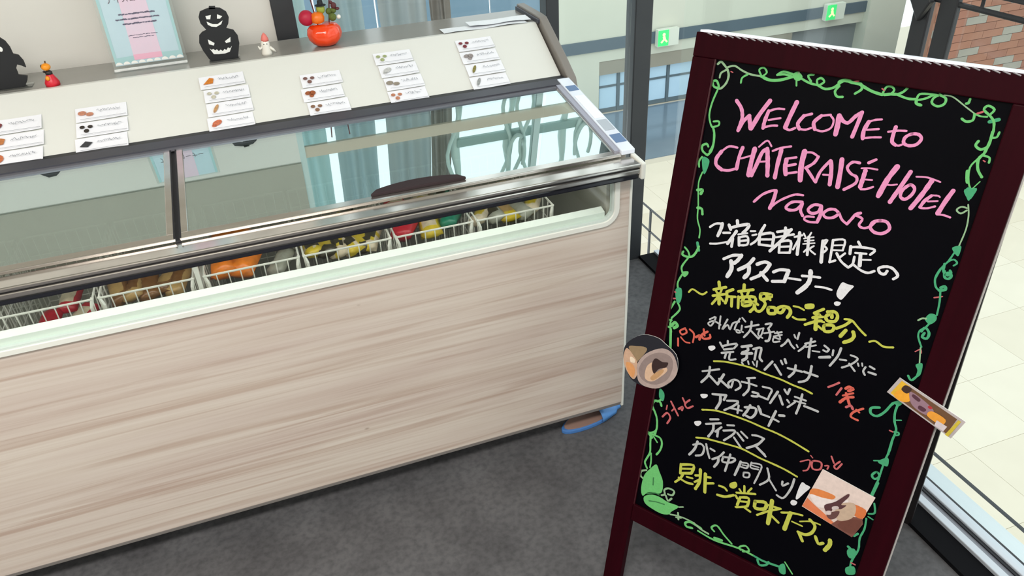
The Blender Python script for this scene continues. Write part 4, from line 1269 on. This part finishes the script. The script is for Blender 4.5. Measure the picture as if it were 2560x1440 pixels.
R 21 751,597 789,608
@chalk_leaf
G 0 771,8987 866,9120 991,9323 1019,9579 948,9676 794,9719 681,9800 593,9927 531,9801 522,9569 550,9360 657,9150
@chalk_leaf
G 0 630,9927 805,9782 996,9747 1197,9775 1454,9750 1319,9962 1268,10069 1103,10142 867,10135 675,10081
@chalk_leaf_vein
V 30 685,9822 846,9711 970,9699
V 30 764,9346 787,9527
V 30 766,9972 936,9908 1126,9873
"""
# ================================================================ THE CHALKBOARD
OB = Vector((-0.062199, -0.284329, 1.244153)); HX = Vector((0.54356656, -0.83936606, 0)); UP = Vector((0.18306191, 0.11854939, 0.97592745))
NB = UP.cross(HX); LEN = 1.27484
root = thing('chalkboard_sign', 'maroon framed black chalkboard easel with pink, white and yellow chalk writing', 'sign')
mm = Matrix.Identity(4); base = OB-UP*LEN
for i in range(3): mm[i][0] = HX[i]; mm[i][1] = NB[i]; mm[i][2] = UP[i]; mm[i][3] = base[i]
root.matrix_world = mm
W_, FR = .5534, .0425; T = .022
BB = LEN-1.022    # height of the lower inner edge along the board
B('frame_side', MAROON, root, 0, FR, 0, T, .0, LEN-FR, bevel=.002)
B('frame_side', MAROON, root, W_-FR, W_, 0, T, .0, LEN-FR, bevel=.002)
B('frame_top', MAROON, root, 0, W_, 0, T, LEN-FR, LEN, bevel=.002)
B('frame_bottom', MAROON, root, FR, W_-FR, .001, T-.001, BB-.044, BB, bevel=.002)
B('bead', mat('maroon_bead', (56, 12, 22), .3), root, (FR, FR+.003, .002, .006, BB, LEN-FR))
B('writing_panel', BOARD, root, FR-.004, W_-FR+.004, .007, .013, BB-.004, LEN-FR+.004)
B('edge_trim', mat('pale_edge', (190, 186, 184), .4), root, W_-.002, W_+.0025, T-.004, T+.001, .0, LEN)
B('top_sheen_strip', mat('sky_sheen_white', (236, 238, 248), .4), root, .006, W_+.004, .001, T+.012, LEN, LEN+.004, bevel=.001)  # sky reflection on the frame's top, built as a white strip
bm = bmesh.new()
for i in range(40):
    x = .02+i*.0133
    tube(bm, [(x, -.0005, LEN+.0005), (x+.011, -.001, LEN-.0028)], .0011, 5)
finish(bm, 'cord_edging', mat('grey_cord', (150, 146, 150), .5), root)
# rear support frame: hinged at the top, opens to the back
rear = []
th = .455
def rp(u, z, d):   # local frame of the rear leaf: starts at the hinge and leans away
    return (u, T+.004+d*math.cos(th)+z*math.sin(th), LEN-.01-z*math.cos(th)+d*math.sin(th))
def RB(name, u0, u1, z0, z1, M=None):
    bm = bmesh.new(); vs = [bm.verts.new(rp(u, z, d)) for u in (u0, u1) for d in (0, .02) for z in (z0, z1)]
    for f in ((0, 1, 3, 2), (4, 6, 7, 5), (0, 4, 5, 1), (2, 3, 7, 6), (0, 2, 6, 4), (1, 5, 7, 3)): bm.faces.new([vs[i] for i in f])
    return finish(bm, name, M or mat('black_wood', (20, 12, 14), .5), root, bevel=.002)
RL = 1.268
RB('rear_leg', 0.003, FR, .0, RL); RB('rear_leg', W_-FR, W_-.003, 0, RL); RB('rear_crossbar', FR, W_-FR, 1.02, 1.06); RB('rear_crossbar', FR, W_-FR, .005, .045)
RB('rear_panel', FR, W_-FR, .045, 1.02, mat('black_panel', (12, 12, 14), .4))
for u in (.1, W_-.1):
    bm = bmesh.new(); box(bm, u-.02, u+.02, T+.0005, T+.006, LEN-.035, LEN-.005); finish(bm, 'hinge', ALU, root)

# ---- chalk: strokes in board coordinates (tenths of a millimetre from the top left corner)
INK = {'P': (224, 142, 186), 'W': (218, 218, 222), 'Y': (186, 190, 74), 'G': (104, 190, 110), 'D': (62, 160, 112), 'L': (142, 178, 138), 'T': (178, 180, 182), 'O': (206, 92, 76), 'R': (188, 92, 96), 'V': (52, 118, 66)}
IM = {k: mat('chalk_'+k, c, .85, noise=.8, scale=260, c2=tuple(v*.86 for v in c)) for k, c in INK.items()}
LAB = {'welcome_lettering': 'pink chalk lettering', 'guest_corner_lettering': 'bold white lettering', 'new_product_lettering': 'yellow lettering', 'orange_lettering': 'small orange and red lettering', 'chalk_vine': 'green curling vine border', 'chalk_leaf': 'solid light green leaf', 'please_enjoy_lettering': 'yellow lettering in the last line', 'chalk_leaf_vein': 'dark green leaf veins'}
cur = None; bm = None; ms = []; cnt = 0
def flush():
    global bm, ms
    if bm is not None:
        o = finish(bm, cur, ms, root)
        if cur in LAB: o['label'] = LAB[cur]
for line in DATA.strip().split('\n'):
    if line[0] == '@':
        flush(); cur = line[1:]; bm = bmesh.new(); ms = []; continue
    a = line.split(); k = a[0]; w = float(a[1])*1e-4*(.86 if k == "T" else .93); pts = [(float(p.split(',')[0])*1e-4, float(p.split(',')[1])*1e-4) for p in a[2:]]
    if IM[k] not in ms: ms.append(IM[k])
    mi = ms.index(IM[k]); cnt += 1
    lift = .0003+(cnt % 40)*4e-6+(.0004 if cur == 'chalk_leaf' else 0)+(.0008 if k == 'V' else 0)
    to3 = lambda u, v: (u, .007-lift, LEN-v)
    if w == 0: bm.faces.new([bm.verts.new(to3(*p)) for p in catmull(pts+[pts[0]], 3)[:-1]]).material_index = mi
    else: ribbon(bm, catmull(pts, 4), w, to3, mi, .10)
flush()

# ---- cut-out pictures fixed to the board
def layers(name, label, cat, outline, parts, y, thick=.0015, edge=WHP):
    cx = sum(p[0] for p in outline)/len(outline); cz = sum(p[1] for p in outline)/len(outline)
    t = thing(name, label, cat); t.matrix_world = root.matrix_world @ Matrix.Translation((cx, y, LEN-cz))
    bm = bmesh.new(); extr(bm, outline, lambda u, v: (u-cx, 0, -(v-cz)), lambda u, v: (u-cx, thick, -(v-cz))); finish(bm, 'backing', edge, t)
    for i, (pn, pts, c, sm) in enumerate(parts):
        if sm: pts = catmull(pts+[pts[0]], 4)[:-1]
        bm = bmesh.new(); bm.faces.new([bm.verts.new((u-cx, -.0002-.00015*i, -(v-cz))) for u, v in pts])
        finish(bm, pn, mat('pic_%s_%s' % (name, str(c)), c, .35, noise=.8, scale=90, c2=tuple(v*.85 for v in c)), t)
    return t
cake = [(.4027, .7448), (.5017, .7577), (.4847, .8577), (.3855, .8401)]
layers('cake_picture', 'square photo card of orange and white cake with chocolate, low on the chalkboard', 'photo', cake, [
    ('backdrop', cake, (226, 206, 198), 0),
    ('sponge', [(.3933, .7955), (.4061, .7886), (.4361, .7879), (.4333, .7981), (.4151, .8037), (.3945, .8082)], (222, 132, 72), 1),
    ('cream', [(.394, .807), (.415, .803), (.436, .797), (.46, .785), (.455, .80), (.43, .82), (.41, .825)], (236, 224, 222), 1),
    ('sponge', [(.3858, .8385), (.391, .8167), (.4077, .8255), (.4217, .8312), (.45, .845), (.45, .851)], (222, 126, 84), 0),
    ('plate', [(.4441, .8499), (.4604, .8228), (.491, .8076), (.4959, .8202), (.4852, .857), (.4845, .8572)], (122, 76, 66), 0),
    ('plate_shadow', [(.455, .845), (.47, .825), (.492, .815), (.488, .845), (.475, .852)], (108, 64, 54), 1),
    ('sponge', [(.4643, .7899), (.493, .7891), (.4925, .8095), (.4761, .8095)], (214, 118, 66), 1),
    ('cream', [(.448, .80), (.47, .786), (.478, .80), (.474, .82), (.455, .835), (.445, .82)], (198, 172, 150), 1),
    ('chocolate', [(.4236, .8167), (.4404, .7986), (.4565, .7725), (.4595, .7774), (.4511, .7993), (.4600, .7965), (.452, .81), (.442, .812), (.4345, .83)], (88, 54, 58), 1),
    ('chocolate', [(.432, .834), (.443, .820), (.452, .815), (.45, .83), (.441, .84)], (104, 70, 68), 1),
    ('sugar', [(.4375, .812), (.446, .806), (.449, .81), (.44, .818)], (206, 190, 190), 1),
    ('sugar', [(.43, .826), (.437, .822), (.439, .829), (.432, .833)], (214, 196, 194), 1)], .0040)
wrp = [(.4799, .5126), (.5931, .55), (.581, .5881), (.4678, .5459)]
layers('ice_bar_wrapper', 'yellow and brown ice bar wrapper stuck across the right frame edge', 'wrapper', wrp, [
    ('foil', wrp, (186, 176, 176), 0),
    ('yellow_end', [(.4846, .5165), (.500, .5222), (.489, .5515), (.4735, .5455)], (226, 178, 50), 0),
    ('brown_field', [(.498, .5222), (.5803, .5505), (.5728, .5825), (.490, .551)], (108, 76, 52), 0),
    ('orange_fruit', [(.484, .535), (.497, .530), (.506, .546), (.495, .5535), (.480, .548)], (236, 164, 48), 1),
    ('dark_spot', [(.492, .522), (.503, .525), (.498, .536), (.488, .532)], (58, 38, 32), 1),
    ('mauve_lettering', [(.503, .530), (.532, .541), (.545, .552), (.535, .562), (.515, .556), (.505, .545)], (150, 118, 132), 1),
    ('red_dot', [(.536, .5435), (.541, .545), (.539, .549), (.534, .547)], (178, 50, 56), 1),
    ('dark_lettering', [(.508, .533), (.520, .538), (.518, .543), (.507, .538)], (84, 48, 62), 1),
    ('dark_lettering', [(.522, .549), (.533, .552), (.530, .558), (.521, .555)], (84, 48, 62), 1),
    ('dark_lettering', [(.543, .553), (.551, .5555), (.548, .562), (.541, .559)], (96, 40, 50), 1),
    ('orange_fruit', [(.5375, .5625), (.5417, .5515), (.5646, .5575), (.5607, .5698)], (232, 156, 56), 1),
    ('white_label', [(.553, .5640), (.5704, .5690), (.5672, .5798), (.5519, .575)], (212, 200, 206), 0),
    ('gold_stripe', [(.5823, .5505), (.5868, .552), (.5765, .586), (.571, .584)], (204, 182, 60), 0)], -.0022)
dish = catmull([(-.04, .6546), (-.0304, .6323), (-.0028, .6074), (.0309, .6022), (.0502, .6094), (.0777, .6241), (.0867, .6531), (.0813, .681), (.061, .7081), (.0301, .7211), (-.0059, .7208), (-.0239, .7052), (-.0362, .6834), (-.04, .6546)], 3)[:-1]
layers('dessert_picture', 'round dessert picture cutout overlapping the left frame edge', 'photo', dish, [
    ('plate', dish, (30, 30, 40), 0),
    ('wafer', [(-.0298, .647), (-.012, .638), (.0072, .6329), (.0122, .6402), (-.0031, .6704), (-.006, .672)], (152, 128, 98), 1),
    ('cup', [(-.0383, .6709), (-.0331, .6501), (-.0138, .6633), (-.0043, .6746), (.0011, .6951), (-.005, .7147), (-.0173, .7102), (-.0317, .693)], (206, 168, 142), 1),
    ('peach', [(-.030, .684), (-.015, .682), (-.006, .694), (-.008, .712), (-.020, .706)], (220, 154, 98), 1),
    ('shine', [(-.022, .667), (-.012, .668), (-.010, .677), (-.020, .678)], (240, 220, 196), 1),
    ('bowl', [(-.0025, .6739), (.0131, .6454), (.0452, .6212), (.0708, .625), (.0867, .6531), (.0813, .681), (.0544, .7119), (.0263, .7208), (.0066, .7157), (-.0007, .6958)], (178, 158, 152), 1),
    ('bowl_shade', [(.002, .685), (.014, .655), (.040, .633), (.066, .632), (.076, .650), (.070, .684), (.048, .706), (.024, .711), (.008, .703)], (146, 128, 124), 1),
    ('cream', [(.0175, .6922), (.020, .672), (.0319, .660), (.0411, .6789), (.0595, .6604), (.0653, .6669), (.050, .690), (.0359, .7036), (.022, .704)], (218, 182, 154), 1),
    ('sauce', [(.0302, .6591), (.0361, .6480), (.0512, .6505), (.0643, .6475), (.0612, .6597), (.0467, .6692), (.0383, .6838), (.0307, .6719)], (52, 34, 34), 1),
    ('biscuit', [(.032, .694), (.052, .668), (.058, .672), (.040, .699)], (196, 152, 108), 1)], -.0022)
